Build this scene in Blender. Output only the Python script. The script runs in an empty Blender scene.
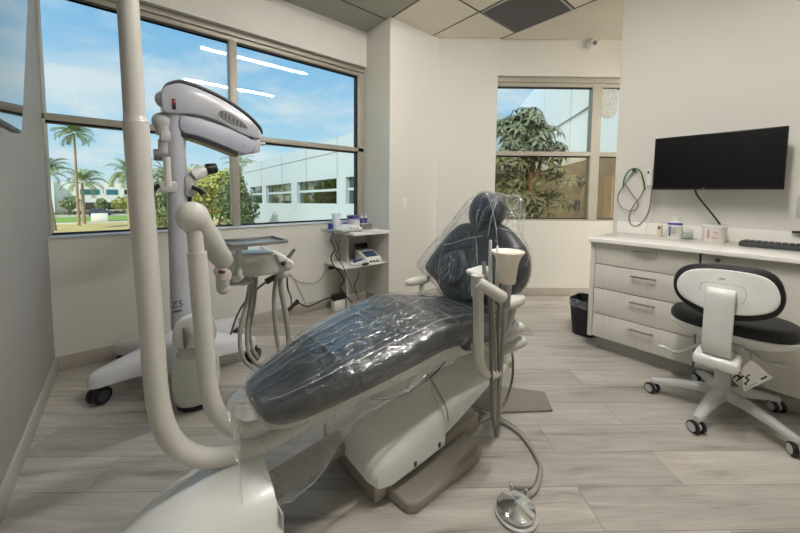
import bpy, bmesh, math, random
from mathutils import Vector, Matrix, noise
R = math.radians
scn = bpy.context.scene
col = scn.collection
rnd = random.Random(7)

# ------------------------------------------------------------------ camera
FPX, PX0, PY0 = 328.0, 400.0, 214.5
PITCH, ROLL, YAW, EYE = R(3.7), R(0.5), R(39.8), 1.2
_f = Vector((math.sin(YAW)*math.cos(PITCH), math.cos(YAW)*math.cos(PITCH), -math.sin(PITCH)))
_r0 = Vector((math.cos(YAW), -math.sin(YAW), 0)); _u0 = _r0.cross(_f)
_r = _r0*math.cos(ROLL) + _u0*math.sin(ROLL); _u = -_r0*math.sin(ROLL) + _u0*math.cos(ROLL)
CAM = Vector((0, 0, EYE))
cd = bpy.data.cameras.new('camera'); cam = bpy.data.objects.new('camera', cd); col.objects.link(cam)
cam.matrix_world = Matrix(((_r.x, _u.x, -_f.x, 0), (_r.y, _u.y, -_f.y, 0), (_r.z, _u.z, -_f.z, EYE), (0, 0, 0, 1)))
cd.sensor_width = 36; cd.lens = FPX/800*36
cd.shift_y = (PY0-266.5)/800
cd.clip_start = 0.02; cd.clip_end = 500
scn.camera = cam
def _ray(x, y): return _f + _r*((x-PX0)/FPX) + _u*((PY0-y)/FPX)
def opl(x, y, p, n):
    d = _ray(x, y); n = Vector(n); return CAM + d*((Vector(p)-CAM).dot(n)/d.dot(n))
def ox(x, y, v): return opl(x, y, (v, 0, 0), (1, 0, 0))
def oy(x, y, v): return opl(x, y, (0, v, 0), (0, 1, 0))
def oz(x, y, v): return opl(x, y, (0, 0, v), (0, 0, 1))

# ------------------------------------------------------------------ materials
def lin(c): return tuple(((v/255)/12.92 if v/255 <= .04045 else ((v/255+.055)/1.055)**2.4) for v in c)
def nd(nt, t, **k):
    n = nt.nodes.new(t)
    for a, b in k.items():
        if a in n.inputs: n.inputs[a].default_value = b
        else: setattr(n, a, b)
    return n
_m = {}
def mat(name, rgb, rough=.5, metal=0, vary=.05, scale=6, bump=0, bscale=200, coat=0, spec=.5, stretch=(1, 1, 1), emit=None):
    """solid colour with a soft procedural variation and an optional fine bump"""
    if name in _m: return _m[name]
    m = bpy.data.materials.new(name); m.use_nodes = True; nt = m.node_tree; b = nt.nodes['Principled BSDF']
    c = lin(rgb)
    tc = nd(nt, 'ShaderNodeTexCoord'); mp = nd(nt, 'ShaderNodeMapping'); mp.inputs['Scale'].default_value = stretch
    nt.links.new(tc.outputs['Object'], mp.inputs['Vector'])
    n = nd(nt, 'ShaderNodeTexNoise', Scale=scale, Detail=4.0); nt.links.new(mp.outputs[0], n.inputs['Vector'])
    rp = nd(nt, 'ShaderNodeValToRGB'); e = rp.color_ramp.elements
    e[0].position, e[1].position = .3, .7
    e[0].color = (*[v*(1-vary) for v in c], 1); e[1].color = (*[min(1, v*(1+vary)) for v in c], 1)
    nt.links.new(n.outputs['Fac'], rp.inputs['Fac']); nt.links.new(rp.outputs[0], b.inputs['Base Color'])
    b.inputs['Roughness'].default_value = rough; b.inputs['Metallic'].default_value = metal
    b.inputs['Specular IOR Level'].default_value = spec
    b.inputs['Coat Weight'].default_value = coat; b.inputs['Coat Roughness'].default_value = .08
    if emit:
        b.inputs['Emission Color'].default_value = (*lin(emit[0]), 1); b.inputs['Emission Strength'].default_value = emit[1]
    if bump:
        n2 = nd(nt, 'ShaderNodeTexNoise', Scale=bscale, Detail=3.0); nt.links.new(mp.outputs[0], n2.inputs['Vector'])
        bp = nd(nt, 'ShaderNodeBump', Strength=bump, Distance=.01); nt.links.new(n2.outputs['Fac'], bp.inputs['Height'])
        nt.links.new(bp.outputs[0], b.inputs['Normal'])
    _m[name] = m; return m

def floor_mat():
    m = bpy.data.materials.new('grey_oak_planks'); m.use_nodes = True; nt = m.node_tree; b = nt.nodes['Principled BSDF']; L = nt.links.new
    tc = nd(nt, 'ShaderNodeTexCoord'); mp = nd(nt, 'ShaderNodeMapping')
    mp.inputs['Rotation'].default_value = (0, 0, R(38.5))
    L(tc.outputs['Object'], mp.inputs['Vector'])
    br = nd(nt, 'ShaderNodeTexBrick', offset=.37, offset_frequency=2)
    for k, v in dict(Scale=1.0, **{'Mortar Size': .0012, 'Brick Width': 1.22, 'Row Height': .18, 'Bias': 0.0}).items(): br.inputs[k].default_value = v
    br.inputs['Color1'].default_value = (0, 0, 0, 1); br.inputs['Color2'].default_value = (1, 1, 1, 1); br.inputs['Mortar'].default_value = (.5, .5, .5, 1)
    L(mp.outputs[0], br.inputs['Vector'])
    # each plank shifts the grain so neighbours never line up
    sc = nd(nt, 'ShaderNodeVectorMath', operation='SCALE'); sc.inputs['Scale'].default_value = 7.3; L(br.outputs['Color'], sc.inputs[0])
    ad = nd(nt, 'ShaderNodeVectorMath', operation='ADD'); L(mp.outputs[0], ad.inputs[0]); L(sc.outputs[0], ad.inputs[1])
    s1 = nd(nt, 'ShaderNodeMapping'); s1.inputs['Scale'].default_value = (1.1, 10, 1); L(ad.outputs[0], s1.inputs['Vector'])
    n1 = nd(nt, 'ShaderNodeTexNoise', Scale=1.6, Detail=6.0, Roughness=.6, Distortion=.6); L(s1.outputs[0], n1.inputs['Vector'])
    s2 = nd(nt, 'ShaderNodeMapping'); s2.inputs['Scale'].default_value = (4, 90, 1); L(ad.outputs[0], s2.inputs['Vector'])
    n2 = nd(nt, 'ShaderNodeTexNoise', Scale=2.0, Detail=3.0); L(s2.outputs[0], n2.inputs['Vector'])
    rp = nd(nt, 'ShaderNodeValToRGB'); e = rp.color_ramp.elements
    e[0].position, e[0].color = .22, (*lin((120, 113, 103)), 1)
    e[1].position, e[1].color = .68, (*lin((204, 198, 189)), 1)
    x = e.new(.42); x.color = (*lin((182, 176, 166)), 1)
    L(n1.outputs['Fac'], rp.inputs['Fac'])
    mx = nd(nt, 'ShaderNodeMix', data_type='RGBA', blend_type='MULTIPLY'); mx.inputs[0].default_value = .35
    L(rp.outputs[0], mx.inputs[6]); L(n2.outputs['Fac'], mx.inputs[7])
    r2 = nd(nt, 'ShaderNodeMapRange'); r2.inputs['To Min'].default_value = .84; r2.inputs['To Max'].default_value = 1.16
    L(br.outputs['Color'], r2.inputs['Value'])
    m2 = nd(nt, 'ShaderNodeMix', data_type='RGBA', blend_type='MULTIPLY'); m2.inputs[0].default_value = 1
    L(mx.outputs[2], m2.inputs[6]); L(r2.outputs[0], m2.inputs[7])
    m3 = nd(nt, 'ShaderNodeMix', data_type='RGBA'); m3.inputs[7].default_value = (*lin((122, 115, 105)), 1)
    L(br.outputs['Fac'], m3.inputs[0]); L(m2.outputs[2], m3.inputs[6])
    L(m3.outputs[2], b.inputs['Base Color'])
    rr = nd(nt, 'ShaderNodeMapRange'); rr.inputs['To Min'].default_value = .3; rr.inputs['To Max'].default_value = .48
    L(n2.outputs['Fac'], rr.inputs['Value']); L(rr.outputs[0], b.inputs['Roughness'])
    bp = nd(nt, 'ShaderNodeBump', Strength=.12, Distance=.004); L(n2.outputs['Fac'], bp.inputs['Height']); L(bp.outputs[0], b.inputs['Normal'])
    return m

def facing(nt, f0, gain=1.0, normal=None):
    lw = nd(nt, 'ShaderNodeLayerWeight', Blend=.5)
    if normal is not None: nt.links.new(normal, lw.inputs['Normal'])
    p = nd(nt, 'ShaderNodeMath', operation='POWER'); p.inputs[1].default_value = 5; nt.links.new(lw.outputs['Facing'], p.inputs[0])
    q = nd(nt, 'ShaderNodeMath', operation='MULTIPLY_ADD', use_clamp=True); q.inputs[1].default_value = (1-f0)*gain; q.inputs[2].default_value = f0*gain
    nt.links.new(p.outputs[0], q.inputs[0]); return q.outputs[0]
def film_mat(name, haze=.10, bump=.5, scale=14, tint=(215, 224, 232), f0=.10, rough=.10, stretch=(1, 1, 1)):
    """thin clear polythene: mostly see-through, glossy, a little milky along its creases"""
    m = bpy.data.materials.new(name); m.use_nodes = True; nt = m.node_tree; L = nt.links.new
    nt.nodes.remove(nt.nodes['Principled BSDF']); out = nt.nodes['Material Output']
    tc = nd(nt, 'ShaderNodeTexCoord')
    mp = nd(nt, 'ShaderNodeMapping'); mp.inputs['Scale'].default_value = stretch; L(tc.outputs['Object'], mp.inputs['Vector'])
    def ridge(sc, dist, pw):
        n = nd(nt, 'ShaderNodeTexNoise', Scale=sc, Detail=2.5, Roughness=.5, Distortion=dist); L(mp.outputs[0], n.inputs['Vector'])
        a = nd(nt, 'ShaderNodeMath', operation='MULTIPLY_ADD'); a.inputs[1].default_value = 2; a.inputs[2].default_value = -1; L(n.outputs['Fac'], a.inputs[0])
        b = nd(nt, 'ShaderNodeMath', operation='ABSOLUTE'); L(a.outputs[0], b.inputs[0])
        c = nd(nt, 'ShaderNodeMath', operation='SUBTRACT', use_clamp=True); c.inputs[0].default_value = 1; L(b.outputs[0], c.inputs[1])
        d = nd(nt, 'ShaderNodeMath', operation='POWER'); d.inputs[1].default_value = pw; L(c.outputs[0], d.inputs[0]); return d.outputs[0]
    r1, r2_ = ridge(scale, .7, 26), ridge(scale*2.3, .4, 14)
    hh = nd(nt, 'ShaderNodeMath', operation='MULTIPLY_ADD'); hh.inputs[1].default_value = .4; L(r2_, hh.inputs[0]); L(r1, hh.inputs[2])
    bp = nd(nt, 'ShaderNodeBump', Strength=bump, Distance=.012); L(hh.outputs[0], bp.inputs['Height'])
    gl = nd(nt, 'ShaderNodeBsdfGlossy'); gl.inputs['Color'].default_value = (1, 1, 1, 1); gl.inputs['Roughness'].default_value = rough; L(bp.outputs[0], gl.inputs['Normal'])
    df = nd(nt, 'ShaderNodeBsdfDiffuse'); df.inputs['Color'].default_value = (*lin(tint), 1); L(bp.outputs[0], df.inputs['Normal'])
    tr = nd(nt, 'ShaderNodeBsdfTransparent'); tr.inputs['Color'].default_value = (.97, .98, .98, 1)
    hz = nd(nt, 'ShaderNodeMapRange'); hz.inputs['To Min'].default_value = haze*.3; hz.inputs['To Max'].default_value = haze*3
    cr = nd(nt, 'ShaderNodeMath', operation='POWER'); cr.inputs[1].default_value = 2.5; L(r1, cr.inputs[0]); L(cr.outputs[0], hz.inputs['Value'])
    m1 = nd(nt, 'ShaderNodeMixShader'); L(hz.outputs[0], m1.inputs[0]); L(tr.outputs[0], m1.inputs[1]); L(df.outputs[0], m1.inputs[2])
    m2 = nd(nt, 'ShaderNodeMixShader'); L(facing(nt, f0, 1, bp.outputs[0]), m2.inputs[0]); L(m1.outputs[0], m2.inputs[1]); L(gl.outputs[0], m2.inputs[2])
    L(m2.outputs[0], out.inputs['Surface'])
    return m

def glass_mat(name, tint=(.93, .97, .97), ior=1.45, gain=1.0):
    m = bpy.data.materials.new(name); m.use_nodes = True; nt = m.node_tree; L = nt.links.new
    nt.nodes.remove(nt.nodes['Principled BSDF']); out = nt.nodes['Material Output']
    tr = nd(nt, 'ShaderNodeBsdfTransparent'); tr.inputs['Color'].default_value = (*tint, 1)
    gl = nd(nt, 'ShaderNodeBsdfGlossy'); gl.inputs['Roughness'].default_value = 0.0
    mx = nd(nt, 'ShaderNodeMixShader'); L(facing(nt, ((ior-1)/(ior+1))**2, gain), mx.inputs[0]); L(tr.outputs[0], mx.inputs[1]); L(gl.outputs[0], mx.inputs[2]); L(mx.outputs[0], out.inputs['Surface'])
    return m

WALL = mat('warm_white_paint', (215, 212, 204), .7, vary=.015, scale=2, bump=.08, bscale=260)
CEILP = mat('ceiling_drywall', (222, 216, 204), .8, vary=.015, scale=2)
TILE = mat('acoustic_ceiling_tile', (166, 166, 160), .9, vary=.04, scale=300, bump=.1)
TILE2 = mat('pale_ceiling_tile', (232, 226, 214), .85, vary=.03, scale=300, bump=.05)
GRIDM = mat('ceiling_groove', (84, 82, 78), .8)
BASEB = mat('taupe_vinyl_base', (176, 169, 157), .5, vary=.05, scale=5, stretch=(1, 1, 20))
ALU = mat('champagne_aluminium', (168, 163, 150), .45, metal=.15, vary=.03)
GASK = mat('black_gasket', (22, 24, 28), .6)
SILLM = mat('white_sill', (206, 212, 216), .3)
FLOOR = floor_mat()
GLASS = glass_mat('window_glass')
GLASST = glass_mat('bronze_tinted_glass', (.84, .79, .70))
WHITE = mat('white_plastic', (226, 226, 222), .28, coat=.3)
COOLW = mat('shaded_white_enamel', (180, 182, 189), .3, coat=.3)  # white darkened in its colour to show the microscope arms backlit
LEGW = mat('white_base_enamel', (208, 209, 213), .3, coat=.3)
BONE = mat('warm_grey_enamel', (203, 201, 193), .3, coat=.35, vary=.02)
LGREY = mat('light_grey_plastic', (186, 186, 184), .35)
TAUPE = mat('taupe_grey_plastic', (154, 148, 138), .38, vary=.03)
MIDG = mat('mid_grey_plastic', (120, 120, 122), .4)
DGREY = mat('dark_grey_plastic', (62, 64, 68), .45)
BLACK = mat('black_plastic', (20, 20, 22), .4)
BLKFAB = mat('black_vinyl', (14, 14, 15), .5, bump=.1, bscale=300)
NAVY = mat('slate_blue_vinyl', (28, 32, 41), .42, vary=.08, scale=5, bump=.1, bscale=240)
CHROME = mat('polished_chrome', (222, 224, 226), .12, metal=1, vary=.01)
STEEL = mat('brushed_steel', (172, 172, 172), .3, metal=1, vary=.05, stretch=(1, 30, 1))
PULLM = mat('brushed_bronze_nickel', (168, 160, 150), .35, metal=.8)
HOSE = mat('grey_rubber_hose', (158, 155, 148), .45)
HOSED = mat('dark_grey_hose', (116, 113, 108), .45)
CUP = mat('beige_cup_plastic', (244, 234, 220), .4)
LAM = mat('pale_linear_laminate', (216, 212, 202), .4, vary=.05, scale=3, stretch=(40, 40, 1))
LAMK = mat('grey_toe_kick', (176, 175, 168), .5)
QUARTZ = mat('white_quartz_top', (245, 242, 235), .12, vary=.02, scale=20)
SCREEN = mat('black_glass_screen', (4, 4, 5), .35, vary=0, spec=.3)
MIRR = mat('dark_glossy_screen', (10, 11, 13), .03, vary=0, spec=1.0, coat=1)
BLUE = mat('royal_blue_print', (40, 60, 150), .4)
VIOL = mat('violet_print', (84, 82, 140), .4)
PINK = mat('pink_label_print', (206, 158, 158), .5)
GREEN = mat('green_cable', (34, 96, 66), .5)
CABG = mat('grey_brown_cable', (112, 106, 104), .5)
PAPER = mat('white_card', (214, 212, 204), .6)
CLEAR = glass_mat('clear_acrylic', (.9, .93, .93), 1.5, 1.6)
FILM = film_mat('clear_cover_film', .06, .34, 3.6, f0=.125, rough=.17, stretch=(1, 3.6, 2))
FILMB = film_mat('clear_back_film', .05, .6, 6, f0=.06, stretch=(1, 2, 1))
FOLD_GLINT = film_mat('white_fold_glint', .5, .3, 20, f0=.3, rough=.2)
LINER = film_mat('clear_bin_liner', .35, .6, 30)

# ------------------------------------------------------------------ shape helpers
class MB:
    def __init__(s): s.b = bmesh.new()
    def add(s, verts, faces):
        vs = [s.b.verts.new(v) for v in verts]
        for f in faces:
            try: s.b.faces.new([vs[i] for i in f])
            except ValueError: pass
        return vs
    def _merge(s, t, M=None):
        if M is not None: bmesh.ops.transform(t, matrix=M, verts=t.verts)
        me = bpy.data.meshes.new('t'); t.to_mesh(me); t.free(); s.b.from_mesh(me); bpy.data.meshes.remove(me)
    def box(s, lo, hi, bev=0, M=None, seg=2):
        t = bmesh.new(); bmesh.ops.create_cube(t, size=1)
        lo, hi = Vector(lo), Vector(hi); d = hi-lo
        for v in t.verts: v.co = Vector(((v.co.x+.5)*d.x+lo.x, (v.co.y+.5)*d.y+lo.y, (v.co.z+.5)*d.z+lo.z))
        if bev: bmesh.ops.bevel(t, geom=t.edges[:], offset=min(bev, .49*min(abs(x) for x in d)), segments=seg, affect='EDGES', profile=.5)
        s._merge(t, M); return s
    def cyl(s, a, b, r, r2=None, n=20, bev=0):
        a, b = Vector(a), Vector(b); d = b-a; r2 = r if r2 is None else r2
        t = bmesh.new(); bmesh.ops.create_cone(t, cap_ends=True, segments=n, radius1=r, radius2=r2, depth=d.length)
        if bev:
            es = [e for e in t.edges if len(e.link_faces) == 2 and any(len(f.verts) > 4 for f in e.link_faces)]
            bmesh.ops.bevel(t, geom=es, offset=bev, segments=2, affect='EDGES', profile=.5)
        s._merge(t, Matrix.Translation((a+b)/2) @ d.to_track_quat('Z', 'Y').to_matrix().to_4x4()); return s
    def sphere(s, c, r, n=20, sc=(1, 1, 1)):
        t = bmesh.new(); bmesh.ops.create_uvsphere(t, u_segments=n, v_segments=n//2+2, radius=r)
        s._merge(t, Matrix.Translation(c) @ Matrix.Diagonal((*sc, 1))); return s
    def tube(s, pts, r, n=10, res=6, smooth=True):
        pts = [Vector(p) for p in pts]
        if smooth and len(pts) > 2: pts = spline(pts, res)
        rr = r if isinstance(r, (list, tuple)) else None
        N = len(pts); rings = []; up = None
        for i, p in enumerate(pts):
            d = (pts[min(i+1, N-1)]-pts[max(i-1, 0)]).normalized()
            if up is None:
                up = d.orthogonal().normalized()
            else:
                up = (up - d*up.dot(d)).normalized()
            w = d.cross(up)
            q = (rr[0]+(rr[1]-rr[0])*i/(N-1)) if rr else r
            rings.append([p + up*(q*math.cos(2*math.pi*k/n)) + w*(q*math.sin(2*math.pi*k/n)) for k in range(n)])
        s.loft(rings); return s
    def loft(s, rings, cap=True, closed=True):
        n = len(rings[0]); vs = [[s.b.verts.new(v) for v in rg] for rg in rings]
        for i in range(len(vs)-1):
            for k in range(n if closed else n-1):
                a, b, c, d = vs[i][k], vs[i][(k+1) % n], vs[i+1][(k+1) % n], vs[i+1][k]
                try: s.b.faces.new((a, b, c, d))
                except ValueError: pass
        if cap and closed:
            for rg in (vs[0][::-1], vs[-1]):
                try: s.b.faces.new(rg)
                except ValueError: pass
        return s
    def lathe(s, prof, c=(0, 0, 0), n=28, M=None, sc=(1, 1)):
        c = Vector(c); rings = [[Vector((r*sc[0]*math.cos(2*math.pi*k/n), r*sc[1]*math.sin(2*math.pi*k/n), z)) for k in range(n)] for r, z in prof]
        t = MB(); t.loft(rings); s._merge(t.b, Matrix.Translation(c) @ (M if M else Matrix.Identity(4))); return s
    def prism(s, pts, d, bev=0, seg=2):
        """solid of an outline pushed along d"""
        pts = [Vector(p) for p in pts]; d = Vector(d); t = bmesh.new()
        a = [t.verts.new(p) for p in pts]; b = [t.verts.new(p+d) for p in pts]; n = len(pts)
        t.faces.new(a[::-1]); t.faces.new(b)
        for i in range(n): t.faces.new((a[i], a[(i+1) % n], b[(i+1) % n], b[i]))
        bmesh.ops.recalc_face_normals(t, faces=t.faces)
        if bev:
            es = [e for e in t.edges if e.calc_face_angle(0) > .6]
            bmesh.ops.bevel(t, geom=es, offset=bev, segments=seg, affect='EDGES', profile=.5, clamp_overlap=True)
        s._merge(t); return s
    def pillow(s, out, n, layers, c=None):
        """rounded pad: outline points on a plane, layers = (scale, height along n)"""
        out = [Vector(p) for p in out]; n = Vector(n).normalized()
        c = Vector(c) if c is not None else sum(out, Vector())/len(out)
        s.loft([[c+(p-c)*k+n*h for p in out] for k, h in layers]); return s

def spline(pts, res=6, closed=False):
    """Catmull-Rom through the points"""
    P = pts; out = []; n = len(P)
    for i in range(n if closed else n-1):
        if closed: p0, p1, p2, p3 = P[(i-1) % n], P[i], P[(i+1) % n], P[(i+2) % n]
        else:
            p1, p2 = P[i], P[i+1]; p0 = P[i-1] if i else p1*2-p2; p3 = P[i+2] if i+2 < n else p2*2-p1
        for k in range(res):
            t = k/res
            out.append(((p1*2)+(p2-p0)*t+(p0*2-p1*5+p2*4-p3)*t*t+(p1*3-p0-p2*3+p3)*t*t*t)*.5)
    if not closed: out.append(P[-1])
    return out

def wloc(o):
    v = Vector((0, 0, 0))
    while o is not None: v += o.location; o = o.parent
    return v
def obj(name, mb, m, parent=None, label=None, cat=None, group=None, kind=None, flat=False, ang=35, origin=None):
    bm = mb.b if isinstance(mb, MB) else mb
    bmesh.ops.recalc_face_normals(bm, faces=bm.faces)
    me = bpy.data.meshes.new(name); bm.to_mesh(me); bm.free()
    if parent is not None: off = wloc(parent)
    else:
        if origin is not None: off = Vector(origin)
        else:
            lo = [min(v.co[i] for v in me.vertices) for i in range(3)]; hi = [max(v.co[i] for v in me.vertices) for i in range(3)]
            off = Vector(((lo[0]+hi[0])/2, (lo[1]+hi[1])/2, lo[2]))
    me.transform(Matrix.Translation(-off))
    for mm in (m if isinstance(m, (list, tuple)) else [m]): me.materials.append(mm)
    if not flat:
        for p in me.polygons: p.use_smooth = True
        me.set_sharp_from_angle(angle=R(ang))
    o = bpy.data.objects.new(name, me); col.objects.link(o)
    if parent is not None: o.parent = parent
    else: o.location = off
    return tag(o, label, cat, group, kind)
def tag(o, label=None, cat=None, group=None, kind=None):
    for k, v in (('label', label), ('category', cat), ('group', group), ('kind', kind)):
        if v: o[k] = v
    return o
def thing(name, label, cat, loc=(0, 0, 0), group=None):
    o = bpy.data.objects.new(name, None); col.objects.link(o); o.location = loc; o.empty_display_size = .1
    return tag(o, label, cat, group)
def struct(name, mb, m, parent=None, **k):
    return obj(name, mb, m, parent, kind=None if parent else 'structure', **k)
def text(name, body, size, origin, xdir, ydir, m, parent, depth=.0006):
    """lettering as raised geometry; xdir reads along the line, ydir is up"""
    cu = bpy.data.curves.new('t', 'FONT'); cu.body = body; cu.size = size; cu.extrude = depth; cu.align_x = 'CENTER'; cu.align_y = 'CENTER'
    to = bpy.data.objects.new('t', cu); col.objects.link(to); bpy.context.view_layer.update()
    me = bpy.data.meshes.new_from_object(to.evaluated_get(bpy.context.evaluated_depsgraph_get()))
    bpy.data.objects.remove(to); bpy.data.curves.remove(cu)
    x = Vector(xdir).normalized(); y = Vector(ydir).normalized(); z = x.cross(y)
    off = Vector(origin)-wloc(parent)
    me.transform(Matrix(((x.x, y.x, z.x, off.x), (x.y, y.y, z.y, off.y), (x.z, y.z, z.z, off.z), (0, 0, 0, 1))))
    me.materials.clear(); me.materials.append(m)
    o = bpy.data.objects.new(name, me); col.objects.link(o); o.parent = parent; return o

# ------------------------------------------------------------------ the room
XL, YW, XC, YC, ZC, XR, YR = -.40, 3.065, 2.06, 2.645, 2.936, 3.36, 1.035
YG = 3.165                                   # glass plane of the window wall
D2 = Vector((.775, -.632, 0)).normalized(); N2 = Vector((-D2.y, D2.x, 0))*1  # wall beside the far window; N2 points outdoors
if N2.y < 0: N2 = -N2
P2 = Vector((3.332, 2.15, 0))+N2*.04
YB = -2.2
struct('floor', MB().box((-.6, YB-.1, -.1), (6.2, 3.3, 0)), FLOOR, origin=(0, 0, 0))
# ceiling: main tiled field, the pale tiles beside it and the smooth drywall past the beam line
def slab(pts, z0, z1):
    m = MB(); m.prism([Vector((x, y, z0)) for x, y in pts], (0, 0, z1-z0)); return m
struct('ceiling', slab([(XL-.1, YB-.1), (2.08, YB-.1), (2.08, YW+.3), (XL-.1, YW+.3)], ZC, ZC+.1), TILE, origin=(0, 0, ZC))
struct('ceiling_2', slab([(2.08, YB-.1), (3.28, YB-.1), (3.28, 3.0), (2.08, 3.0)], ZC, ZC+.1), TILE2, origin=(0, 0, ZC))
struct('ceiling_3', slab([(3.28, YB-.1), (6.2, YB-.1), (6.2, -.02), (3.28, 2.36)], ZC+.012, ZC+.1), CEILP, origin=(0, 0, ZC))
g = MB()
for y in (2.712, 2.02, 1.41, .8, .19, -.42): g.box((XL, y-.006, ZC-.004), (2.08 if y > 2.1 else 3.28, y+.006, ZC+.002))
for x in (2.08, 2.65, 3.275): g.box((x-.006, YB, ZC-.004), (x+.006, 2.645 if x < 2.1 else (2.64 if x < 2.7 else 2.2), ZC+.002))
for x in (.25, .86, 1.47): g.box((x-.006, YB, ZC-.004), (x+.006, 2.712, ZC+.002))
struct('trim_1', g, GRIDM)

# walls
SZ, HZ, SOF = .900, 2.472, 2.565               # sill, glass head, soffit
w = MB(); w.box((XL-.15, YB, 0), (XL, YG+.1, ZC)); struct('wall_left', w, mat('shaded_wall_paint', (158, 156, 151), .7, vary=.015, scale=2, bump=.08, bscale=260))  # wall colour greyed to stand in for the dimmer light on this side
w = MB(); w.box((XL, YW, 0), (XC+.02, YG+.14, SZ-.012)); struct('wall_front', w, WALL)
w = MB(); w.box((XL, YW, SOF), (XC+.02, YG+.14, ZC)); struct('wall_front_soffit', w, WALL)
e1 = Vector((2.745, 2.645)); e2 = Vector((3.25, 2.205))
w = slab([(XC, YG+.14), (XC, YC), (e1.x, e1.y), (e2.x, e2.y), (e2.x+.09, e2.y+.1), (3.0, 3.2)], 0, ZC); struct('wall_column', w, WALL)
def along2(t, off=0, z=0): return P2 + D2*t + N2*off + Vector((0, 0, z))
w = MB()
def w2box(t0, t1, z0, z1, o0, o1, mb):
    pts = [along2(t0, o0, z0), along2(t1, o0, z0), along2(t1, o1, z0), along2(t0, o1, z0)]
    mb.prism(pts, (0, 0, z1-z0)); return mb
w2box(-.12, 3.4, 0, SZ-.005, 0, .2, w); struct('wall_far', w, WALL)
w = MB(); w2box(-.12, 3.4, SOF-.02, ZC+.02, 0, .2, w); struct('wall_far_soffit', w, WALL)
w = MB(); w.box((XR, YB, 0), (XR+.14, YR, ZC+.02)); struct('wall_right', w, WALL)
w = MB(); w.box((XL-.15, YB-.15, 0), (6.2, YB, ZC)); struct('wall_back', w, WALL)
w = MB(); w.box((6.05, YB, 0), (6.2, .3, ZC)); struct('wall_corridor', w, WALL)

# baseboards
def bb(name, a, b, nrm, m=BASEB, h=.098, t=.012):
    a, b, n = Vector((*a, 0)), Vector((*b, 0)), Vector((*nrm, 0)).normalized()
    mb = MB(); mb.prism([a, b, b+n*t, a+n*t], (0, 0, h), bev=.003); struct(name, mb, m)
bb('baseboard_left', (XL, YB), (XL, YW), (1, 0), mat('pale_grey_base', (184, 182, 175), .5))
bb('baseboard_front', (XL+.012, YW), (XC, YW), (0, -1))
bb('baseboard_column', (XC, YW-.012), (XC, YC), (-1, 0))
bb('baseboard_column_face', (XC-.012, YC), (e1.x, e1.y), (0, -1))
bb('baseboard_column_side', (e1.x, e1.y), (e2.x, e2.y), (-.657, -.754))
bb('baseboard_far', tuple(along2(-.08).xy), tuple(along2(3.3).xy), tuple((-N2).xy))
bb('baseboard_right', (XR, YB), (XR, YR), (-1, 0))

# the big window in the window wall: frame, panes, gaskets, sill as one window
MX = .735                                     # mullion centre
TZ0, TZ1 = 1.654, 1.698                        # transom
fr = MB()
fr.box((XL-.02, YG-.05, TZ0), (XC, YG+.04, TZ1), .004)
fr.box((MX-.03, YG-.055, SZ), (MX+.03, YG+.04, HZ+.01), .004)
fr.box((XC-.075, YG-.05, SZ), (XC+.02, YG+.04, SOF), .004)
fr.box((XL-.01, YG-.05, SZ), (XL+.012, YG+.04, HZ), .004)
fr.box((XL-.02, YG-.045, HZ+.005), (XC, YG+.04, SOF+.01), .004)
fr.box((XL-.02, YG-.07, HZ+.04), (XC, YG-.04, HZ+.07), .004)
WIN = struct('window_1', fr, ALU)
gk = MB()
XG0, XG1 = XL+.012, XC-.075
for z in (SZ+.008, TZ1, HZ): gk.box((XG0, YG-.02, z-.006), (XG1, YG+.02, z+.006))
gk.box((XG0, YG-.03, TZ0-.014), (XG1, YG+.02, TZ0))
gk.box((XG0, YG-.03, HZ-.006), (XG1, YG+.02, HZ+.008))
gk.box((XG1-.012, YG-.03, SZ), (XG1+.002, YG+.02, HZ))
obj('gasket', gk, GASK, WIN)
for (a, b) in ((XG0, MX-.028), (MX+.028, XG1)):
    for (c, d) in ((SZ+.005, TZ0), (TZ1, HZ)):
        obj('pane', MB().box((a, YG-.003, c), (b, YG+.003, d)), GLASS, WIN)
obj('sill', MB().box((XL, YW-.012, SZ-.014), (XC, YG+.05, SZ), .004), SILLM, WIN)

HZ = 2.44
# the far window
def t2(px, py): 
    q = opl(px, py, P2, N2); return (q-P2).dot(D2)
TM0, TM1 = t2(591, 150), t2(600, 150)
fr = MB()
w2box(-.1, 3.0, TZ0-.005, TZ1+.0, .01, .09, fr)
w2box(TM0, TM1, SZ, HZ, .005, .09, fr)
w2box(-.1, 3.0, HZ-.005, SOF, .035, .09, fr)
w2box(-.1, 3.0, HZ+.045, HZ+.075, .02, .05, fr)
w2box(-.1, 3.0, SZ-.01, SZ+.012, .005, .09, fr)
WIN2 = struct('window_2', fr, ALU)
gk = MB()
for z0, z1 in ((SZ+.012, SZ+.024), (TZ0-.018, TZ0-.005), (HZ-.018, HZ-.004)): w2box(-.1, 3.0, z0, z1, .03, .07, gk)
obj('gasket', gk, GASK, WIN2)
for a, b in ((-.1, TM0), (TM1, 3.0)):
    for c, d in ((SZ+.01, TZ0), (TZ1, HZ)):
        p = MB(); w2box(a, b, c, d, .047, .053, p); obj('pane', p, GLASST if c < 1.2 else GLASS, WIN2)

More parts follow.
